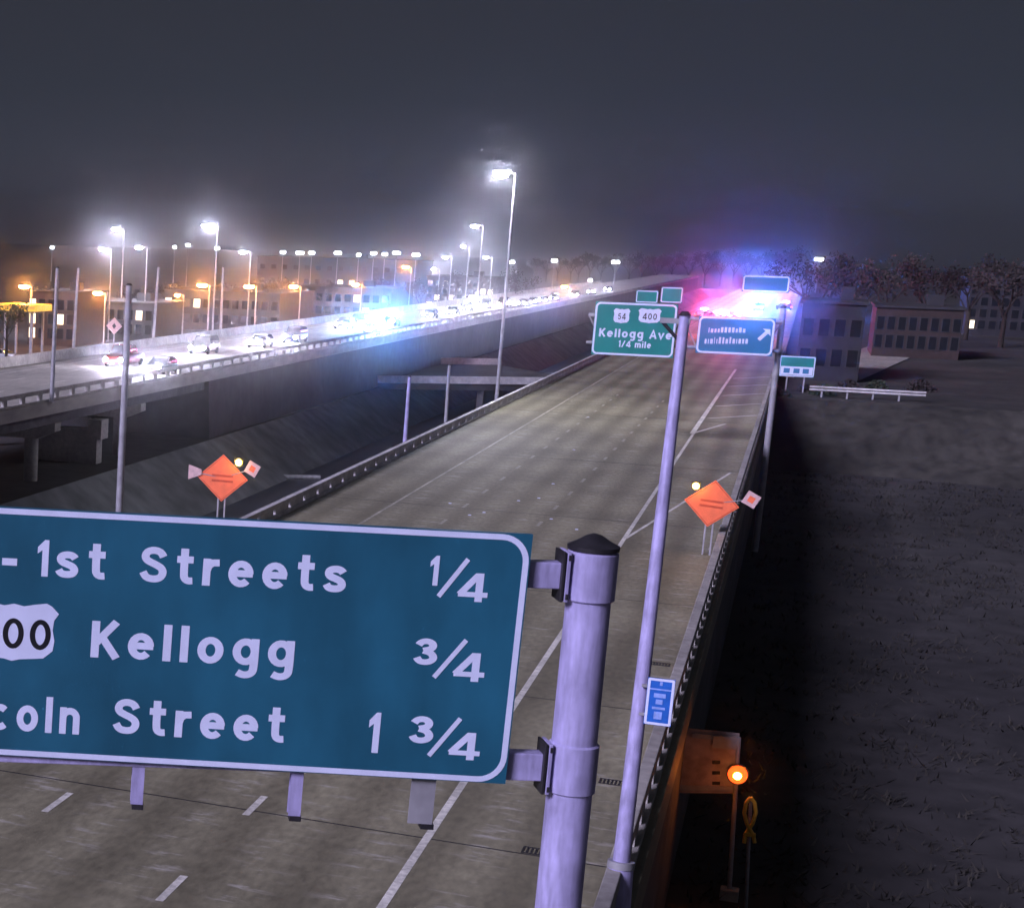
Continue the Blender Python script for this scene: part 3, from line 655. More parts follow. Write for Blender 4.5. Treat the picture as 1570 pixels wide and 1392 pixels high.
# ------------------------------------------------------------------ orange warning diamonds with flashers
def warning(label, cpx, Y, foot_z, w_px, h_px, lens_px, plates, text=True, tilt=0.0):
    c_ = at(cpx[0], cpx[1], Y)
    t = thing('warning_sign', label, 'road sign', (c_.x, Y, foot_z), group='orange warning signs with flashers')
    z = c_.z - foot_z
    s = (at(cpx[0] + w_px / 2, cpx[1], Y) - at(cpx[0] - w_px / 2, cpx[1], Y)).length / 2
    sv = s * h_px / w_px * 1.03
    def loc(x, y): q = at(x, y, Y - .05); return Vector((q.x - c_.x, -.05, q.z - foot_z))
    M_ = Matrix.Translation((0, 0, z)) @ Matrix.Rotation(tilt, 4, 'Y')
    dm = MB(); dm.prism([(0, sv), (-s, 0), (0, -sv), (s, 0)], 0, .02, M_); d_ = dm.build('diamond_panel', 'orange', t, bevel=.006)
    A = [(0, sv * .95), (-s * .95, 0), (0, -sv * .95), (s * .95, 0)]; B = [(x * .955, y * .955) for x, y in A]
    v = [M_ @ Vector((x, -.003, y)) for x, y in A + B]
    bm_ = MB(); bm_._add(v, [(i, (i + 1) % 4, 4 + (i + 1) % 4, 4 + i) for i in range(4)]); bm_.build('border', 'orange_print', d_)
    for k, (v0, ww) in enumerate(((.10, .42), (-.12, .42))):
        tb = MB(); tb.box(-s * ww, s * ww, -.004, -.001, sv * (v0 - .045), sv * (v0 + .045), M_); tb.build('print_line', 'orange_print', d_)
    for s_ in (-1, 1):
        lg = MB(); lg.box(s_ * .13 - .03, s_ * .13 + .03, .021, .075, 0, z - sv * .2); lg.build('leg', 'galv_dull', t)
    ba = MB(); ba.box(-.4, .4, .0765, .12, z - sv * .55, z - sv * .48); ba.build('brace', 'galv_dull', t)
    L = loc(*lens_px)
    hs = MB(); hs.tube(L + Vector((0, .16, 0)), L, .17, .17, n=20); ho = hs.build('flasher_housing', 'dark_metal', t, smooth=True)
    vz = MB(); vz.box(-.17, .17, -.12, .0, .14, .175, Matrix.Translation(L)); vz.build('visor', 'dark_metal', ho)
    ln = MB(); ln.tube(L + Vector((0, -.004, 0)), L + Vector((0, -.03, 0)), .12, .10, n=20); ln.build('flasher_lens', 'lit_yellow_lens', ho, smooth=True)
    st_ = MB(); st_.tube(L + Vector((0, .1, 0)), Vector((0, .1, z + sv * .3)), .025, n=8); st_.build('flasher_stem', 'dark_metal', t)
    lamp('flasher_light', 'POINT', ho, L + Vector((0, -.25, 0)), 10, (1.0, .55, .12), .08)
    for (px, py, wpx, sq) in plates:
        q = loc(px, py); rr = (at(px + wpx / 2, py, Y) - at(px - wpx / 2, py, Y)).length / 2
        pm = MB()
        if sq: pm.prism([(-rr, -rr * 1.1), (rr, -rr * .3), (rr, rr * .5), (-rr, rr * 1.1)], -.01, .01, Matrix.Translation(q))
        else: pm.prism([(0, rr), (-rr, 0), (0, -rr), (rr, 0)], -.01, .01, Matrix.Translation(q) @ Matrix.Rotation(R(-18), 4, 'Y'))
        po_ = pm.build('side_plate', 'pink_plate', t, bevel=.004)
        if not sq:
            ri = MB(); ri.prism([(0, rr * .45), (-rr * .45, 0), (0, -rr * .45), (rr * .45, 0)], -.014, -.0105, Matrix.Translation(q) @ Matrix.Rotation(R(-18), 4, 'Y')); ri.build('plate_mark', 'orange', po_)
        sm_ = MB(); sm_.tube(q + Vector((0, .03, 0)), Vector((0, .03 + .0, z)), .02, n=6); sm_.build('plate_stem', 'galv_dull', t)
Yl = onz(335, 842).y
warning('orange diamond warning sign with dark framed flasher, left, above the big green sign', (341, 733), Yl, -.2, 78, 68, (366, 709), [(299, 724, 20, 1), (387, 719, 27, 0)])
warning('orange diamond warning sign on the right rail, lit pink by emergency lights', (1091, 772), 72.0, -.9, 86, 76, (1067, 745), [(1152, 766, 32, 0)], tilt=R(4))

# ------------------------------------------------------------------ beacon sign at the lower right
g0 = onz(1117, 1378, GZ)
t = thing('beacon_sign', 'sign seen from behind with glowing orange beacon at the lower right', 'road sign', (g0.x, g0.y, GZ))
Yb = g0.y
def lb(x, y, dy=0.0): q = at(x, y, Yb + dy); return Vector((q.x - g0.x, dy, q.z - GZ))
def quad(name, pts, m, dy, th, par):
    v = [lb(x, y, dy) for x, y in pts]; v2 = [q + Vector((0, th, 0)) for q in v]; n = len(v)
    mb = MB(); mb._add(v + v2, [tuple(range(n)), tuple(range(2 * n - 1, n - 1, -1))] + [(i, (i + 1) % n, n + (i + 1) % n, n + i) for i in range(n)])
    return mb.build(name, m, par)
bd = quad('board', [(1056, 1116), (1134, 1124), (1126, 1216), (1030, 1215)], 'board_back', .05, .02, t)
quad('stiffener', [(1034, 1203), (1128, 1206), (1127, 1213), (1032, 1211)], 'galv_dull', .01, .035, bd)
quad('stiffener', [(1062, 1124), (1133, 1130), (1132, 1137), (1060, 1131)], 'galv_dull', .01, .035, bd)
quad('stiffener', [(1094, 1128), (1136, 1130), (1135, 1150), (1092, 1146)], 'galv_dull', -.03, .035, bd)
for k in range(3): quad('slot', [(1092, 1166 + 16 * k), (1104, 1166 + 16 * k), (1104, 1171 + 16 * k), (1092, 1171 + 16 * k)], 'dark_metal', .03, .0185, bd)
a, b_ = lb(1117, 1378), lb(1133, 1130)
mb = MB(); mb.tube((a.x, 0, 0), (b_.x, 0, b_.z), .065, .055, n=14); mb.build('post', 'galv_dull', t, smooth=True)
mb = MB(); mb.box(-.24, .24, -.2, .2, -.05, .32); mb.build('footing', 'concrete', t, bevel=.03)
q = lb(1131, 1187, -.12)
mb = MB(); mb.tube(q + Vector((0, .1, 0)), q, .28, .28, n=20); hb = mb.build('beacon_housing', 'dark_metal', t, smooth=True)
mb = MB(); mb.lathe([(.25, 0), (.24, .06), (.18, .12), (.07, .15)], 20); ln = mb.build('beacon_lens', 'lit_orange_lens', hb, smooth=True, loc=q + Vector((0, -.004, 0))); ln.rotation_euler = (R(90), 0, 0)
mb = MB(); mb.tube(q + Vector((0, -.157, 0)), q + Vector((0, -.172, 0)), .10, .07, n=20); mb.build('bulb', 'lit_beacon', hb, smooth=True)
lamp('beacon_light', 'POINT', hb, q + Vector((-.2, -.6, 0)), 3.0, (1.0, .30, .06), .15)
# second post with a yellow ribbon-like loop
g1 = onz(1143, 1402, GZ)
t = thing('ribbon_post', 'slim post with yellow ribbon loop beside the orange beacon', 'post', (g1.x, g1.y, GZ))
def l1(x, y, dy=0.0): q = at(x, y, g1.y + dy); return Vector((q.x - g1.x, dy, q.z - GZ))
tp = l1(1151, 1226)
mb = MB(); mb.tube((0, 0, 0), tp, .05, .045, n=12); mb.build('shaft', 'galv_dull', t, smooth=True)
mb = MB(); pts = [(1141, 1292), (1143, 1278), (1154, 1262), (1159, 1245), (1157, 1230), (1151, 1222), (1144, 1230), (1141, 1246), (1145, 1262), (1155, 1280), (1157, 1292)]
for i in range(len(pts) - 1): mb.tube(l1(*pts[i], -.09), l1(*pts[i + 1], -.09 - .004 * i), .05, n=8)
mb.build('ribbon', 'yellow', t, smooth=True)
mb = MB(); k0 = l1(1150, 1279, -.13); mb.box(-.14, .14, -.03, .03, -.06, .06, Matrix.Translation(k0)); mb.build('knot', 'yellow', t, bevel=.02)

# ------------------------------------------------------------------ far gantry
YG = 112.0
gp = Vector((XR + .95, YG + .9, GZ))
ga_ = thing('sign_gantry', 'cantilever gantry over the empty lanes with a green exit sign and one tinted blue as if lit', 'sign gantry', gp)
def lg_(x, y, dy=0.0): q = at(x, y, YG + dy); return Vector((q.x - gp.x, q.y - gp.y, q.z - gp.z))
def gpanel(x0, x1, y0, y1, m, name='panel', dy=0.0, bw=.11, rr=.3):
    a = lg_(x0, y1, dy); b_ = lg_(x1, y0, dy); M_ = Matrix.Translation((0, a.y, 0))
    mb = MB(); mb.box(a.x, b_.x, 0, .06, a.z, b_.z, M_); pn_ = mb.build(name, m, ga_)
    border(a.x + .02, b_.x - .02, a.z + .02, b_.z - .02, rr, bw, M_, 'border', 'sign_white', pn_, -.006, 0)
    return pn_, M_
pL, ML = gpanel(906, 1040, 467, 543, 'sign_green_far')
def gtext(s, xa, xb, yb, yt, M_, par, bold=.03, m='sign_white'):
    a, b_, c_ = lg_(xa, yb), lg_(xb, yb), lg_(xa, yt); stext(s, M_, a.x, b_.x, a.z, c_.z - a.z, m, par, .10 if m == 'sign_white' else .075, d=-.012)
gtext('Kellogg Ave', 918, 1030, 516, 503, ML, pL)
gtext('1/4 mile', 948, 998, 532, 522, ML, pL)
def sg2(x, y): q = lg_(x, y); return Vector((q.x, q.z))
shield(953, 966, 473, 496, ML, sg2, pL); shield(996, 1014, 473, 496, ML, sg2, pL)
gtext('54', 947, 959, 490, 480, ML, pL, .01, 'sign_black'); gtext('400', 985, 1007, 490, 480, ML, pL, .01, 'sign_black')
gpanel(974, 1010, 446, 464, 'sign_green_far', 'exit_tab', .3, .06, .1); gpanel(1012, 1048, 441, 464, 'sign_green_far', 'exit_tab', .3, .06, .1)
pR, MR = gpanel(1066, 1190, 489, 541, 'bluelit_sign_and_print')
rnd_ = random.Random(4)
for (x0, x1, y0, y1) in ((1080, 1146, 517, 527), (1086, 1140, 502, 510)):
    x_ = x0
    while x_ < x1:
        w_ = rnd_.choice((2.2, 3.6, 4.4, 4.8)); hh_ = rnd_.choice((1, .72, .72, .72, .95)); a = lg_(x_, y1); b_ = lg_(x_ + w_, y1 - (y1 - y0) * hh_)
        mb = MB(); mb.box(a.x, b_.x, -.008, -.002, a.z, b_.z, MR); mb.build('print_block', 'sign_white', pR); x_ += w_ + 1.3
a, b_ = lg_(1163, 521), lg_(1181, 505); d_ = Vector((b_.x - a.x, 0, b_.z - a.z)).normalized(); n_ = Vector((-d_.z, 0, d_.x))
a = Vector((a.x, -.008, a.z)); b_ = Vector((b_.x, -.008, b_.z))
mb = MB(); mb._add([MR @ q for q in (a - n_ * .1, a + n_ * .1, b_ - d_ * .25 + n_ * .1, b_ - d_ * .25 + n_ * .3, b_, b_ - d_ * .25 - n_ * .3, b_ - d_ * .25 - n_ * .1)], [(0, 1, 2, 3, 4, 5, 6)]); mb.build('arrow', 'sign_white', pR)
tR, MTR = gpanel(1137, 1212, 424, 447, 'bluelit_sign_and_print', 'exit_tab', .3, .08, .15)
# chords and post
zs = [lg_(1000, 487).z, lg_(1000, 530).z]; xl = lg_(900, 500).x
for z_ in zs:
    mb = MB(); mb.tube((xl, -.45, z_), (0, -.45, z_), .11, n=10); mb.build('chord', 'galv_dull', ga_, smooth=True)
nb = 12
for k in range(nb):
    xa, xb = xl * (1 - k / nb), xl * (1 - (k + 1) / nb)
    mb = MB(); mb.tube((xa, -.45, zs[k % 2]), (xb, -.45, zs[(k + 1) % 2]), .045, n=6); mb.build('lattice_bar', 'galv_dull', ga_)
mb = MB(); mb.tube((0, 0, 0), (0, 0, zs[0] + .8), .20, .17, n=20); mb.build('post', 'galv_dull', ga_, smooth=True)
mb = MB(); mb.lathe([(.22, zs[0] + .8), (.19, zs[0] + .9), (.05, zs[0] + 1.0)], 20); mb.build('cap', 'dark_metal', ga_, smooth=True)

# small green exit sign at the gore beyond the right rail
p = at(1222, 562, 172.0)
t = thing('exit_sign', 'small green and white exit sign beyond the right rail', 'road sign', (p.x, 172.0, BZ))
mb = MB(); M_ = Matrix.Translation((0, 0, p.z - BZ)); mb.box(-1.45, 1.45, 0, .04, -.9, .9, M_); pl = mb.build('panel', 'sign_green_far', t)
border(-1.43, 1.43, -.88, .88, .15, .09, M_, 'border', 'sign_white', pl, -.004, 0)
mb = MB(); mb.box(-1.3, 1.3, -.008, -.005, -.75, -.02, M_); mb.build('pale_strip', 'sign_white', pl)
for k, x_ in enumerate((-.8, 0, .75)): mb = MB(); mb.box(x_ - .25, x_ + .25, -.012, -.009, -.6, -.18, M_); mb.build('print_block', 'bluelit_sign_and_print', pl)
for x_ in (-.7, .7): mb = MB(); mb.box(x_ - .06, x_ + .06, .041, .16, -.1, p.z - BZ + .3); mb.build('post', 'galv_dull', t)

t = thing('guardrail', 'pale steel guardrail at the edge of the bank below the exit sign', 'guardrail', (XR + 3.2, 168.5, BZ))
for z_ in (.48, .72):
    mb = MB(); mb.prism([(0, z_ - .09), (.05, z_ - .04), (.05, z_ + .04), (0, z_ + .09)], 0, 9, Matrix.Rotation(R(-90), 4, 'Z')); mb.build('rail', 'pale_concrete', t)
pm_ = MB(); pm_.box(-.07, .07, .06, .2, -.6, .82); me = pm_.mesh('guardrail_post', 'galv_dull')
for k in range(4): link('guardrail_post', me, t, (1 + 2 * k, 0, 0))

# ------------------------------------------------------------------ street lamps
def street_lamp(label, px, py, Y, kind, h=None, arm=1.6, energy=0, size=.5, zfoot=GZ, group=None):
    head = at(px, py, Y)
    foot = Vector((head.x + arm, Y, zfoot))
    t = thing('street_lamp', label, 'street lamp', foot, group=group)
    hz = head.z - zfoot
    mb = MB(); mb.tube((0, 0, 0), (0, 0, hz + .1), .14, .08, n=10); mb.build('pole', 'galv_dull', t, smooth=True)
    mb = MB(); mb.tube((0, 0, hz + .02), (-arm * .5, 0, hz + .22), .05, n=8); mb.tube((-arm * .5, 0, hz + .22), (-arm + .2, 0, hz + .22), .05, n=8); mb.build('arm', 'galv_dull', t)
    mb = MB(); mb.box(-arm - size, -arm + size * .6, -.22, .22, hz + .12, hz + .3); hd = mb.build('lamp_head', 'galv_dull', t, bevel=.05)
    m_ = {'w': 'lit_white', 'a': 'lit_amber'}[kind]
    ln = MB(); ln.lathe([(size * .25, -.26), (size * .8, -.16), (size * .95, -.02), (size * .9, .1)], 16, (-arm, 0, hz)); ln.build('lamp_lens', m_, hd, smooth=True)
    col = {'w': (.86, .88, 1.0), 'a': (1.0, .46, .14)}[kind]
    if energy: lamp('lamp_light', 'SPOT', hd, (-arm, 0, hz - .35), energy, col, .3, (0, 0, -1), 155, .5)
    return t
WH = [(178, 352, 300, 9000, .75), (158, 383, 280, 7000, .7), (213, 380, 290, 6000, .65), (318, 347, 240, 12000, .8), (372, 387, 300, 5000, .6),
      (728, 347, 330, 5000, .7), (683, 395, 420, 0, .6), (745, 395, 430, 0, .6), (710, 378, 440, 0, .5), (665, 413, 450, 0, .5), (725, 456, 330, 5000, .6)]
ords = ['first', 'second', 'third', 'fourth', 'fifth', 'sixth', 'seventh', 'eighth', 'ninth', 'tenth', 'eleventh', 'twelfth', 'thirteenth', 'fourteenth', 'fifteenth', 'sixteenth', 'seventeenth', 'eighteenth', 'nineteenth', 'twentieth']
order = sorted(range(len(WH)), key=lambda i: WH[i][0])
for r_, i in enumerate(order):
    px, py, Y, en, sz = WH[i]
    street_lamp('bright white street lamp against the sky, %s from the left' % ords[r_], px, py, Y, 'w', arm=1.5, energy=en * .4, size=sz, group='white street lamps')
AM = [(37, 440, 240, 9000, .6), (150, 450, 250, 7000, .55), (272, 453, 300, 0, .35), (310, 438, 260, 7000, .6), (382, 440, 270, 7000, .6), (450, 440, 280, 6000, .5), (545, 437, 330, 5000, .5), (622, 410, 380, 5000, .55), (865, 440, 420, 0, .45)]
for r_, (px, py, Y, en, sz) in enumerate(AM):
    street_lamp('orange street lamp beyond the oncoming carriageway, %s from the left' % ords[r_], px, py, Y, 'a', arm=1.2, energy=en * .15, size=sz * 1.35, group='orange street lamps')
# tall lamp on the canal rail, its head at the upper right of the sky
yb_ = onz(775, 622).y
street_lamp('tallest white lamp, high in the sky above the far gantry', 768, 268, yb_, 'w', arm=max(.9, XL - .62 - at(768, 268, yb_).x), energy=4000, size=.55, zfoot=-.3)
# far floodlights in a row at the horizon
for r_, (px, py, w_) in enumerate(((80, 380, .7), (268, 379, .6), (288, 376, .7), (333, 381, .8), (434, 387, .9), (460, 388, 1.4), (478, 388, 1.0), (518, 388, 1.2), (550, 391, .7), (573, 389, 1.0), (590, 390, .9), (608, 388, 1.3), (638, 391, 1.2), (785, 402, .8), (850, 400, .9), (905, 430, .6), (944, 402, 1.2), (1256, 398, 1.2))):
    p = at(px, py, 620)
    t = thing('floodlight', 'tiny distant white floodlight along the horizon, %s from the left' % ords[r_], 'floodlight', (p.x, 620, GZ), group='floodlights along the horizon')
    mb = MB(); mb.tube((0, 0, 0), (0, 0, p.z - GZ), .2, .12, n=6); mb.build('pole', 'galv_dull', t)
    mb = MB(); mb.box(-w_, w_, -.12, .1, -.45, .45, Matrix.Translation((0, 0, p.z - GZ))); mb.build('lamp', 'lit_shop', t, bevel=.06)

# ------------------------------------------------------------------ vehicles
def loft(st):
    """st: list of (y, [(x, z) half section from bottom centre outwards to top centre])"""
    mb = MB(); n = len(st[0][1]); m = 2 * n - 2
    for y, sec in st:
        ring = [(x, y, z) for x, z in sec] + [(-x, y, z) for x, z in reversed(sec[1:-1])]
        mb.v += ring
    for k in range(len(st) - 1):
        for i in range(m):
            mb.f.append((k * m + i, k * m + (i + 1) % m, (k + 1) * m + (i + 1) % m, (k + 1) * m + i))
    mb.f += [tuple(range(m - 1, -1, -1)), tuple(range((len(st) - 1) * m, len(st) * m))]
    return mb
def wheel(root_, x, y, r=.33, w_=.22):
    s = 1 if x > 0 else -1
    mb = MB(); mb.lathe([(r * .6, -w_ / 2), (r * .95, -w_ / 2), (r, -w_ * .3), (r, w_ * .3), (r * .95, w_ / 2), (r * .6, w_ / 2)], 18); me = mb.mesh('tyre', 'black_rubber', True)
    wh = link('wheel', me, root_, (x, y, r)); wh.rotation_euler = (0, R(90), 0)
    mb = MB(); mb.lathe([(r * .62, -w_ * .4), (r * .62, w_ * .42), (r * .2, w_ * .46)], 14); rm_ = mb.build('rim', 'chrome', wh, smooth=True)
def make_car(kind='sedan', paint='car_paint_0', head='lit_head', police=False, tail=False):
    t = thing('car', 'x', 'car')
    if kind == 'sedan': L, Wd, hb, hr, cab = 4.7, .91, .92, 1.45, (-.75, .15, 1.45, 2.05)
    elif kind == 'suv': L, Wd, hb, hr, cab = 4.8, .95, 1.05, 1.78, (-.95, -.35, 2.05, 2.3)
    else: L, Wd, hb, hr, cab = 5.6, 1.0, 1.12, 1.90, (-1.2, -.55, .75, 1.05)      # pickup
    yf, yr = -L / 2, L / 2
    def sec(w_, zb, zt): return [(0, zb), (w_ * .86, zb), (w_, zb + .12), (w_, zt - .16), (w_ * .93, zt - .03), (w_ * .6, zt), (0, zt)]
    st = [(yf, sec(Wd * .82, .34, .68)), (yf + .12, sec(Wd * .93, .26, .76)), (yf + .6, sec(Wd, .22, hb - .10)), (cab[0], sec(Wd, .2, hb)), (cab[2], sec(Wd, .2, hb)), (yr - .35, sec(Wd * .98, .24, hb - .03)), (yr - .06, sec(Wd * .92, .3, hb - .10)), (yr, sec(Wd * .86, .38, hb - .18))]
    body = loft(st).build('body', paint, t, smooth=True)
    a, b_, c_, d_ = cab
    def cs(w_, z): return [(0, hb - .05), (w_ * .95, hb - .05), (w_ * .96, hb), (w_ * (.96 - .16 * (z - hb) / (hr - hb)), z - .04 if z > hb + .1 else z), (w_ * .5, z), (0, z + .01)]
    gl = loft([(a, cs(Wd, hb + .02)), (b_, cs(Wd, hr - .05)), (c_, cs(Wd, hr - .05)), (d_, cs(Wd, hb + .02))]); gl.build('windows', 'glass', t, smooth=True)
    rf = loft([(b_ - .04, [(0, hr - .07), (Wd * .70, hr - .07), (Wd * .76, hr - .05), (Wd * .5, hr - .02), (0, hr - .01)]), ((b_ + c_) / 2, [(0, hr - .05), (Wd * .74, hr - .05), (Wd * .79, hr - .02), (Wd * .5, hr + .03), (0, hr + .04)]), (c_ + .04, [(0, hr - .07), (Wd * .70, hr - .07), (Wd * .76, hr - .05), (Wd * .5, hr - .02), (0, hr - .01)])])
    rf.build('roof', paint, t, smooth=True)
    for s in (-1, 1):
        pm = MB(); pm.tube((s * Wd * .93, a + .05, hb), (s * Wd * .80, b_, hr - .06), .035, n=6); pm.build('pillar', paint, t)
        mm = MB(); mm.box(s * (Wd + .03) - .1, s * (Wd + .03) + .1, a + .35, a + .5, hb + .02, hb + .17); mm.build('mirror', paint, t, bevel=.03)
        hl = MB(); hl.lathe([(.17, 0), (.165, .05), (.12, .12), (.05, .15)], 14); ho_ = hl.build('headlight', head, t, smooth=True, loc=(s * Wd * .70, yf + .03, .68)); ho_.rotation_euler = (R(90), 0, 0)
        tl_ = MB(); tl_.box(s * Wd * .72 - .14, s * Wd * .72 + .14, yr - .04, yr + .03, hb - .36, hb - .18); tl_.build('tail_light', 'lit_tail' if tail else 'orange_print', t, bevel=.02)
    gr = MB(); gr.box(-Wd * .45, Wd * .45, yf - .02, yf + .03, .48, .62); gr.build('grille', 'dark_metal', t, bevel=.01)
    bu = MB(); bu.box(-Wd * .84, Wd * .84, yf - .06, yf + .08, .30, .44); bu.build('bumper', paint, t, bevel=.03)
    np_ = MB(); np_.box(-.16, .16, yf - .07, yf - .062, .33, .42); np_.build('number_plate', 'sign_white', t)
    wf, wb = yf + .95, yr - .95
    for s in (-1, 1):
        for y in (wf, wb): wheel(t, s * (Wd - .08), y)
    if police:
        lbm = MB(); lbm.box(-.62, .62, -.14, .14, hr + .05, hr + .09, Matrix.Translation((0, (b_ + c_) / 2, 0))); bar = lbm.build('light_bar', 'dark_metal', t)
        for k, (m_, x0) in enumerate(police):
            q = MB(); q.box(x0 - .24, x0 + .24, -.15, .15, hr + .092, hr + .30, Matrix.Translation((0, (b_ + c_) / 2, 0))); q.build('beacon', m_, bar, bevel=.03)
    return t
protos = [make_car('sedan', 'car_paint_0'), make_car('suv', 'car_paint_1'), make_car('sedan', 'car_paint_2'), make_car('pickup', 'car_paint_3'), make_car('suv', 'car_paint_4'), make_car('sedan', 'car_paint_5')]
descs = ['grey sedan', 'dark car', 'white sedan', 'dark red pickup', 'dark blue car', 'bronze sedan']
used = set()
CARS = [(232, 563, 0), (176, 551, 3), (302, 533, 1), (390, 524, 2), (444, 517, 4), (522, 497, 5), (655, 482, 0), (690, 477, 2), (740, 468, 1), (770, 466, 3), (800, 465, 5), (815, 462, 2), (832, 460, 0), (848, 459, 4), (880, 456, 1), (905, 455, 5), (930, 456, 2), (545, 494, 1), (712, 472, 4)]
CARS.sort()
for r_, (px, py, k) in enumerate(CARS):
    p = onz(px, py, .68)
    t = protos[k] if k not in used else copy_tree(protos[k]); used.add(k)
    p.x = min(p.x, OXN - 1.6)
    q = atX(px, py, p.x)
    t.location = (q.x, q.y + 2.35, 0.002)
    t['label'] = 'oncoming car with bright headlights on the opposing carriageway, %s from the left' % ords[r_]
    t['category'] = 'car'; t['group'] = 'oncoming cars with headlights on'
    if r_ < 12: lamp('headlight_beam', 'SPOT', t, (0, -2.6, .75), 110, (.88, .89, 1.0), .12, (0, -1, -.045), 46, .7)
for t in [o for o in C.objects if o.get('group') == 'oncoming cars with headlights on']:
    if t.location.y < 200:
        for ch in t.children:
            if ch.name.startswith('headlight') and ch.type == 'MESH': ch.data = ch.data.copy(); ch.data.materials[0] = MATS['lit_head_near']
# patrol cars
def patrol(label, px, py, zz, bars, lights, rz=0, kind='sedan', paint='car_paint_1', x=None, tail=True, X=None):
    t = make_car(kind, paint, 'glass' if tail else 'lit_head', police=bars, tail=tail); t.name = 'patrol_car'
    p = onz(px, py, zz) if X is None else atX(px, py, X)
    t.location = (p.x, p.y, .002); t.rotation_euler = (0, 0, rz); tag(t, label, 'police car', 'emergency vehicles with flashing lights')
    for (col, en, off) in lights: lamp('beacon_light', 'POINT', t, (off, 0, 2.1), en, col, .25)
    return t
patrol('patrol car with blue flashing bar among the oncoming headlights', 600, 486, 1.6, (('lit_cyan', -.3), ('lit_blue', .3)), (((.25, .45, 1), 2500, 0),), 0, X=-52.5, tail=False)
patrol('patrol car with cyan bar at the canal edge of the oncoming lanes', 571, 507, 1.6, (('lit_cyan', -.3), ('lit_cyan', .3)), (((.35, .75, 1), 1500, 0),), R(20), X=OXN - 1.9, tail=False)
patrol('patrol car with dazzling blue bar beyond the right gantry sign', 1165, 461, 1.95, (('lit_cyan', -.3), ('lit_blue', .3)), (((.05, .18, 1), 60000, 0),), R(180), 'suv')
patrol('patrol car with pink and red bar beyond the gantry, leftmost of the blocked lanes', 1084, 474, 1.6, (('lit_pink', -.3), ('lit_red', .3)), (((1, .06, .22), 2000, 0),), R(150))
patrol('patrol car with pink bar in the exit lane beyond the gantry, rightmost', 1203, 463, 1.6, (('lit_pink', -.3), ('lit_pink', .3)), (((1, .08, .3), 600, 0),), R(200))
# fire engine
p = onz(1112, 478, 3.2)
t = thing('fire_engine', 'red fire engine with pink flashing lights blocking the lanes beyond the gantry', 'fire engine', (p.x, p.y + 1, .002), R(12), 'emergency vehicles with flashing lights')
mb = MB(); mb.prism([(-1.22, .55), (1.22, .55), (1.22, 2.75), (1.1, 2.95), (-1.1, 2.95), (-1.22, 2.75)], -4.2, 1.6); mb.build('rear_body', 'car_paint_3', t, bevel=.05)
mb = MB(); mb.prism([(-1.2, .5), (1.2, .5), (1.2, 2.6), (1.0, 2.85), (-1.0, 2.85), (-1.2, 2.6)], 1.75, 4.3); mb.build('cab', 'car_paint_3', t, bevel=.05)
mb = MB(); mb.box(-.95, .95, -4.26, -4.205, .9, 2.4); mb.build('rear_shutter', 'chrome', t)
for s in (-1, 1):
    for k, y in enumerate((-2.6, 2.6)): wheel(t, s * 1.08, y, .5, .32)
    for k, (z_, m_) in enumerate(((3.0, 'lit_pink'), (2.1, 'lit_red'), (1.0, 'lit_red'))):
        mb = MB(); mb.box(s * 1.0 - .2, s * 1.0 + .2, -4.34, -4.22, z_ - .16, z_ + .16); mb.build('warning_light', m_, t, bevel=.03)
mb = MB(); mb.box(-.9, .9, 3.0, 3.4, 2.86, 3.1); mb.build('light_bar', 'lit_pink', t, bevel=.04)
lamp('warning_glow', 'POINT', t, (0, -5.0, 2.9), 2600, (1, .05, .20), .3)
# parked van at the left edge beyond the far carriageway
p = onz(8, 538, GZ + 1.2); t = copy_tree(protos[2]); t.location = (p.x, p.y, GZ + .002); t.rotation_euler = (0, 0, R(75)); t.name = 'car'
t['label'] = 'white car parked beyond the far barrier at the left edge'; t['category'] = 'car'; del t['group']
for ch in list(t.children):
    if ch.type == 'LIGHT': bpy.data.objects.remove(ch)
    elif ch.name.startswith('headlight'):
        ch.data = ch.data.copy(); ch.data.materials[0] = MATS['glass']

# ------------------------------------------------------------------ buildings beyond
def level(px, Y): return BZ if px > 1150 and 170 < Y < 420 else GZ
def building(label, px0, px1, pyt, Y, depth, m, wins=(), roof='roofing', sign_=None, name='building'):
    a, b_ = at(px0, pyt, Y), at(px1, pyt, Y)
    w_ = b_.x - a.x; gz = level(px0, Y); h = (a.z + b_.z) / 2 - gz
    t = thing(name, label, 'building', ((a.x + b_.x) / 2, Y, gz), group=None)
    mb = MB(); mb.box(-w_ / 2, w_ / 2, 0, depth, -.4, h - .3); mb.build('wall', m, t)
    mb = MB(); mb.box(-w_ / 2 - .25, w_ / 2 + .25, -.25, depth + .25, h - .297, h); mb.build('roof', roof, t, bevel=.04)
    mb = MB(); u0 = -w_ / 2 + w_ * .6; mb.box(u0, u0 + min(2.5, w_ * .2), depth * .4, depth * .4 + 2, h + .003, h + 1.3); mb.build('rooftop_unit', 'roofing', t)
    nx, nz, lit = wins if wins else (0, 0, 0)
    rnd = random.Random(int(px0 * 7 + Y))
    for i in range(nx):
        for k in range(nz):
            x_ = -w_ / 2 + w_ * (i + .5) / nx; z_ = 1.0 + (h - 1.8) * (k + .4) / nz; ww = min(.9, w_ / nx * .32); wh_ = min(.8, (h - 2) / nz * .36)
            fm = MB(); fm.box(x_ - ww - .12, x_ + ww + .12, -.06, -.003, z_ - wh_ - .12, z_ + wh_ + .12); wf_ = fm.build('window', 'roofing', t)
            pm = MB(); pm.box(x_ - ww, x_ + ww, -.075, -.063, z_ - wh_, z_ + wh_); pm.build('pane', 'lit_window' if rnd.random() < lit else 'glass', wf_)
    return t
building('dark brown block behind the leftmost bare poles', 44, 116, 446, 262, 14, 'brick_brown', (5, 3, .1))
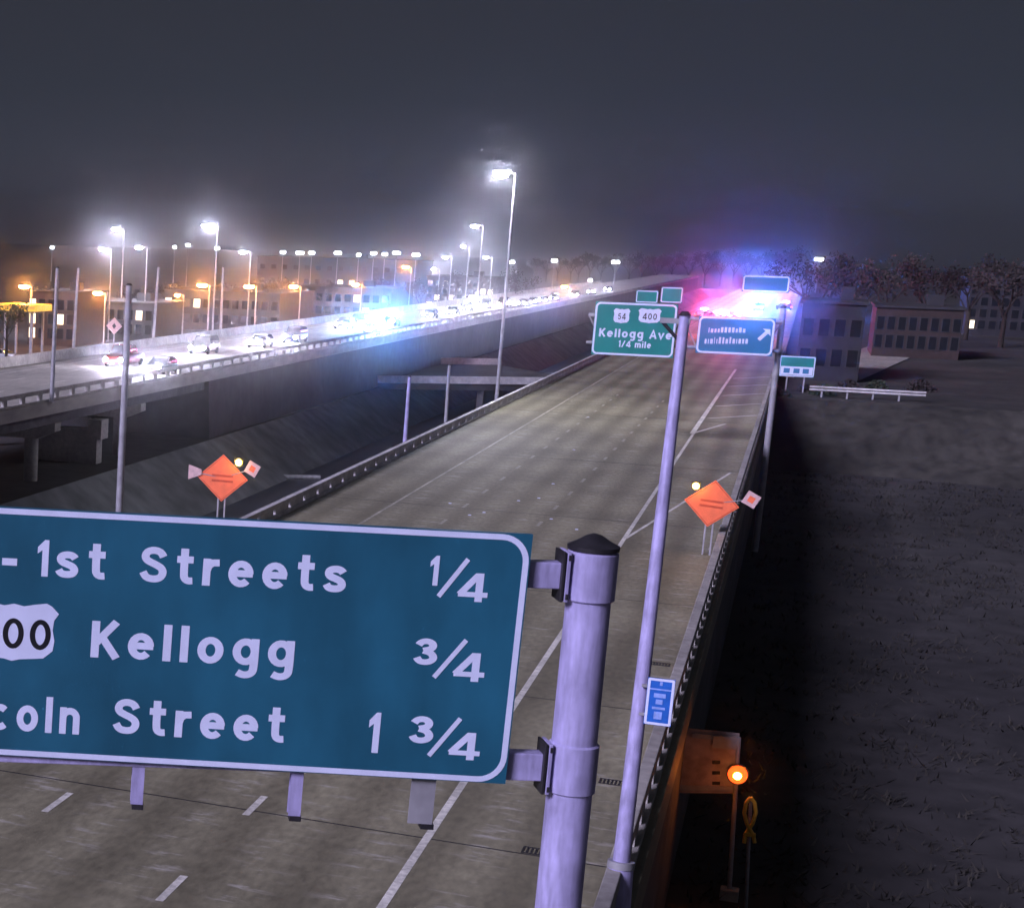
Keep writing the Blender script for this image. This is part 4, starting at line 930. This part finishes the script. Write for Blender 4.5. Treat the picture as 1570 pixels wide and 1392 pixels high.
building('low dark grey hall behind the small diamond sign', 122, 236, 462, 285, 16, 'grey_wall', (8, 2, .12))
building('grey warehouse under the row of orange lamps', 252, 430, 446, 330, 25, 'grey_wall', (12, 2, .1))
building('long brown warehouse behind the oncoming headlights', 455, 600, 440, 400, 25, 'brick_brown', (10, 2, .15))
building('grey office block under the white lamps beside the gantry', 655, 760, 424, 480, 20, 'grey_wall', (9, 4, .3))
building('broad dark warehouse on the horizon at the middle left', 395, 640, 396, 640, 30, 'grey_wall', (14, 2, .15))
building('dark block at the right beyond the exit sign', 1232, 1330, 462, 190, 14, 'grey_wall', (4, 2, 0))
building('low brown building at the far right of the exit ramp', 1345, 1480, 470, 240, 16, 'brick_brown', (8, 2, 0))
building('tall dark block at the right edge of the view', 1490, 1640, 428, 320, 18, 'grey_wall', (9, 4, .04))
# yellow fuel canopy at the left edge
p = at(30, 472, 236)
t = thing('fuel_canopy', 'yellow lit fuel station canopy at the left edge under the first orange lamp', 'canopy', (p.x, 236, GZ))
z_ = p.z - GZ
mb = MB(); mb.box(-3.6, 2.6, 0, 6, z_ - .5, z_ + .45); mb.build('canopy_roof', 'lit_yellow_band', t, bevel=.05)
mb = MB(); mb.box(-3.4, 2.4, -.05, -.003, z_ - .1, z_ + .25); mb.build('fascia_sign', 'yellow', t)
for x_ in (-2.6, 1.6):
    for y_ in (1, 5): mb = MB(); mb.box(x_ - .15, x_ + .15, y_ - .15, y_ + .15, 0, z_ - .5); mb.build('column', 'galv_dull', t)
# lit shop sign
p = at(133, 485, 283)
t = thing('shop_sign', 'white lit shop sign on the low grey hall', 'sign', (p.x, 283, GZ))
z_ = p.z - GZ
for x_ in (-1.0, 0.2, 1.2): mb = MB(); mb.box(x_ - .42, x_ + .42, -.1, .1, z_ - .32, z_ + .32); mb.build('lit_panel', 'lit_shop', t, bevel=.04)
mb = MB(); mb.box(-1.6, 1.8, .101, .2, z_ - .45, z_ + .45); mb.build('backing', 'dark_metal', t)
for x_ in (-1.2, 1.4): mb = MB(); mb.box(x_ - .08, x_ + .08, .12, .19, 0, z_ - .45); mb.build('leg', 'dark_metal', t)
# small pale diamond sign on the far barrier
p = atX(175, 500, OXF - .5)
t = thing('diamond_sign', 'small pale diamond sign behind the far barrier near the first headlights', 'road sign', (p.x, p.y, 0))
mb = MB(); mb.prism([(0, .85), (-.85, 0), (0, -.85), (.85, 0)], 0, .03, Matrix.Translation((0, 0, p.z))); d_ = mb.build('panel', 'pink_plate', t)
mb = MB(); mb.prism([(0, .3), (-.22, 0), (0, -.3), (.22, 0)], -.008, -.003, Matrix.Translation((0, 0, p.z))); mb.build('mark', 'dark_metal', d_)
mb = MB(); mb.box(-.05, .05, .031, .11, -.9, p.z + .4); mb.build('post', 'galv_dull', t)

# ------------------------------------------------------------------ trees and shrubs
def tree_meshes(seed, h, leafm, nleaf=1100):
    rnd = random.Random(seed)
    tr_ = MB(); tr_.tube((0, 0, -.2), (0, 0, h * .34), h * .028, h * .020, n=9, cap=False)
    tips = []
    def limb(p, d, L, r, lv):
        q = p + d * L; tr_.tube(p, q, r, r * .55, n=6 if lv < 2 else 4, cap=False)
        if lv >= 3: tips.append(q); return
        for k in range(3 if lv < 2 else 3):
            nd = (d + Vector((rnd.uniform(-.8, .8), rnd.uniform(-.8, .8), rnd.uniform(-.15, .6)))).normalized()
            limb(q, nd, L * rnd.uniform(.6, .82), r * .55, lv + 1)
        tips.append(q)
    for k in range(4):
        a = k * 1.57 + rnd.uniform(-.4, .4); limb(Vector((0, 0, h * (.26 + .03 * k))), Vector((math.cos(a) * .6, math.sin(a) * .6, 1)).normalized(), h * .22, h * .013, 0)
    cr_ = MB()
    for i in range(nleaf):
        c_ = rnd.choice(tips) + Vector((rnd.gauss(0, h * .035), rnd.gauss(0, h * .035), rnd.gauss(0, h * .03)))
        s = rnd.uniform(.10, .24) * h / 9
        u = Vector((rnd.uniform(-1, 1), rnd.uniform(-1, 1), rnd.uniform(-1, 1))).normalized(); w_ = u.orthogonal().normalized()
        cr_._add([c_ - u * s, c_ + w_ * s * .6, c_ + u * s, c_ - w_ * s * .6], [(0, 1, 2, 3)])
    return tr_.mesh('trunk', 'bark'), cr_.mesh('crown', leafm)
TM = [tree_meshes(3, 9, 'leaf_dry'), tree_meshes(11, 11, 'leaf_dry', 900), tree_meshes(19, 8, 'leaf_green'), tree_meshes(27, 12, 'leaf_dry', 500)]
def tree(label, px, pyt, Y, k, group='trees on the skyline'):
    gz = level(px, Y); p = at(px, pyt, Y); h = p.z - gz; hh_ = (9, 11, 8, 12)[k]
    t = thing('tree', label, 'tree', (p.x, Y, gz), random.uniform(0, 6), group)
    s = h / hh_ / 1.02; t.scale = (s, s, s)
    link('trunk', TM[k][0], t); link('crown', TM[k][1], t)
TREES = [(12, 452, 225, 2), (68, 425, 300, 0), (205, 430, 310, 1), (262, 424, 350, 0), (345, 428, 350, 1), (420, 418, 380, 0), (500, 425, 400, 1), (580, 418, 430, 0), (650, 420, 400, 3), (700, 410, 470, 1), (765, 412, 430, 0), (800, 402, 470, 3), (840, 400, 440, 1), (890, 396, 430, 0), (925, 392, 410, 3), (968, 394, 430, 1), (1010, 390, 450, 0), (1060, 388, 430, 1),
         (1110, 384, 450, 0), (1190, 386, 330, 1), (1218, 374, 260, 3), (1262, 370, 240, 1), (1320, 380, 260, 3), (1375, 372, 280, 1), (1440, 384, 270, 0), (1500, 376, 300, 3), (1555, 384, 280, 1), (1150, 388, 480, 0), (822, 396, 480, 1), (858, 392, 480, 3), (878, 394, 480, 1), (908, 386, 480, 0), (946, 388, 480, 1), (988, 384, 480, 3), (1034, 384, 480, 1), (1085, 380, 480, 0), (1130, 380, 480, 1), (1172, 382, 480, 3), (1208, 380, 480, 1)]
TREES.sort()
nums = ords + ['twenty-first', 'twenty-second', 'twenty-third', 'twenty-fourth', 'twenty-fifth', 'twenty-sixth', 'twenty-seventh', 'twenty-eighth', 'twenty-ninth', 'thirtieth'] + ['thirty-' + q for q in ords[:9]] + ['fortieth']
for r_, (px, py, Y, k) in enumerate(TREES):
    if 815 < px < 1235: Y = 935 + (px % 7) * 9; py -= 4           # beyond the end of the road
    tree('dark %s tree on the skyline, %s tree from the left' % (('bushy', 'tall', 'green', 'thin bare')[k], nums[r_]), px, py, Y, k)
def shrub_mesh(seed, m):
    rnd = random.Random(seed); mb = MB()
    for i in range(420):
        a, b_ = rnd.uniform(0, 6.28), rnd.random(); r_ = rnd.uniform(.35, 1) * .9
        c_ = Vector((math.cos(a) * r_ * math.sqrt(1 - b_ * b_), math.sin(a) * r_ * math.sqrt(1 - b_ * b_), b_ * .95 * rnd.uniform(.5, 1)))
        u = Vector((rnd.uniform(-1, 1), rnd.uniform(-1, 1), rnd.uniform(-1, 1))).normalized(); w_ = u.orthogonal().normalized(); s = rnd.uniform(.05, .12)
        mb._add([c_ - u * s, c_ + w_ * s * .6, c_ + u * s, c_ - w_ * s * .6], [(0, 1, 2, 3)])
    return mb.mesh('shrub', m)
SH = [shrub_mesh(1, 'leaf_dry'), shrub_mesh(2, 'leaf_green')]
for k, (px, py, s) in enumerate(((1184, 600, 1.1), (1203, 606, .8), (1236, 600, 1.0), (1262, 604, 1.4), (1300, 600, 1.6), (1345, 596, 1.3), (1410, 600, 1.7))):
    p = onz(px, py, BZ); o = link('shrub', SH[k % 2], None, (p.x, p.y, BZ - .1)); o.scale = (s, s, s * .8)
    tag(o, 'low shrub on the bank around the exit sign, %s from the left' % ords[k], 'shrub', 'shrubs beyond the right rail')

def weeds(name, label, x0, x1, y0, y1, n, seed, z):
    rnd = random.Random(seed); mb = MB()
    for k in range(n):
        cx_, cy_ = rnd.uniform(x0, x1), y0 + (y1 - y0) * rnd.random() ** 1.3
        for q in range(7):
            p = Vector((cx_ + rnd.gauss(0, .35), cy_ + rnd.gauss(0, .35), z)); hgt = rnd.uniform(.06, .34); ln = Vector((rnd.gauss(0, .2), rnd.gauss(0, .2), hgt)); a = rnd.uniform(0, 3.14); sdw = Vector((math.cos(a), math.sin(a), 0)) * .05
            mb._add([p - sdw, p + sdw, p + ln], [(0, 1, 2)])
    tag(mb.build(name, 'weed'), label, None, kind='stuff')
weeds('weeds', 'dark dry weeds over the ground right of the highway', -1.2, 34, 46, 156, 2500, 8, GZ)

# ------------------------------------------------------------------ haze volume added so the lamps glow as with lens bloom
hz = bpy.data.materials.new('glow_haze'); hz.use_nodes = True
t_ = hz.node_tree; t_.nodes.clear()
o_ = t_.nodes.new('ShaderNodeOutputMaterial'); v_ = t_.nodes.new('ShaderNodeVolumePrincipled')
v_.inputs['Color'].default_value = (0.86, 0.88, 0.95, 1); v_.inputs['Density'].default_value = 0.0005; v_.inputs['Anisotropy'].default_value = 0.985
t_.links.new(v_.outputs[0], o_.inputs['Volume'])
mb = MB(); mb.box(-2650, 2650, -100, 2650, -12, 60)
MATS['glow_haze'] = hz
tag(mb.build('haze', 'glow_haze'), 'added haze volume that gives the lamps a lens-like glow', None, kind='stuff')
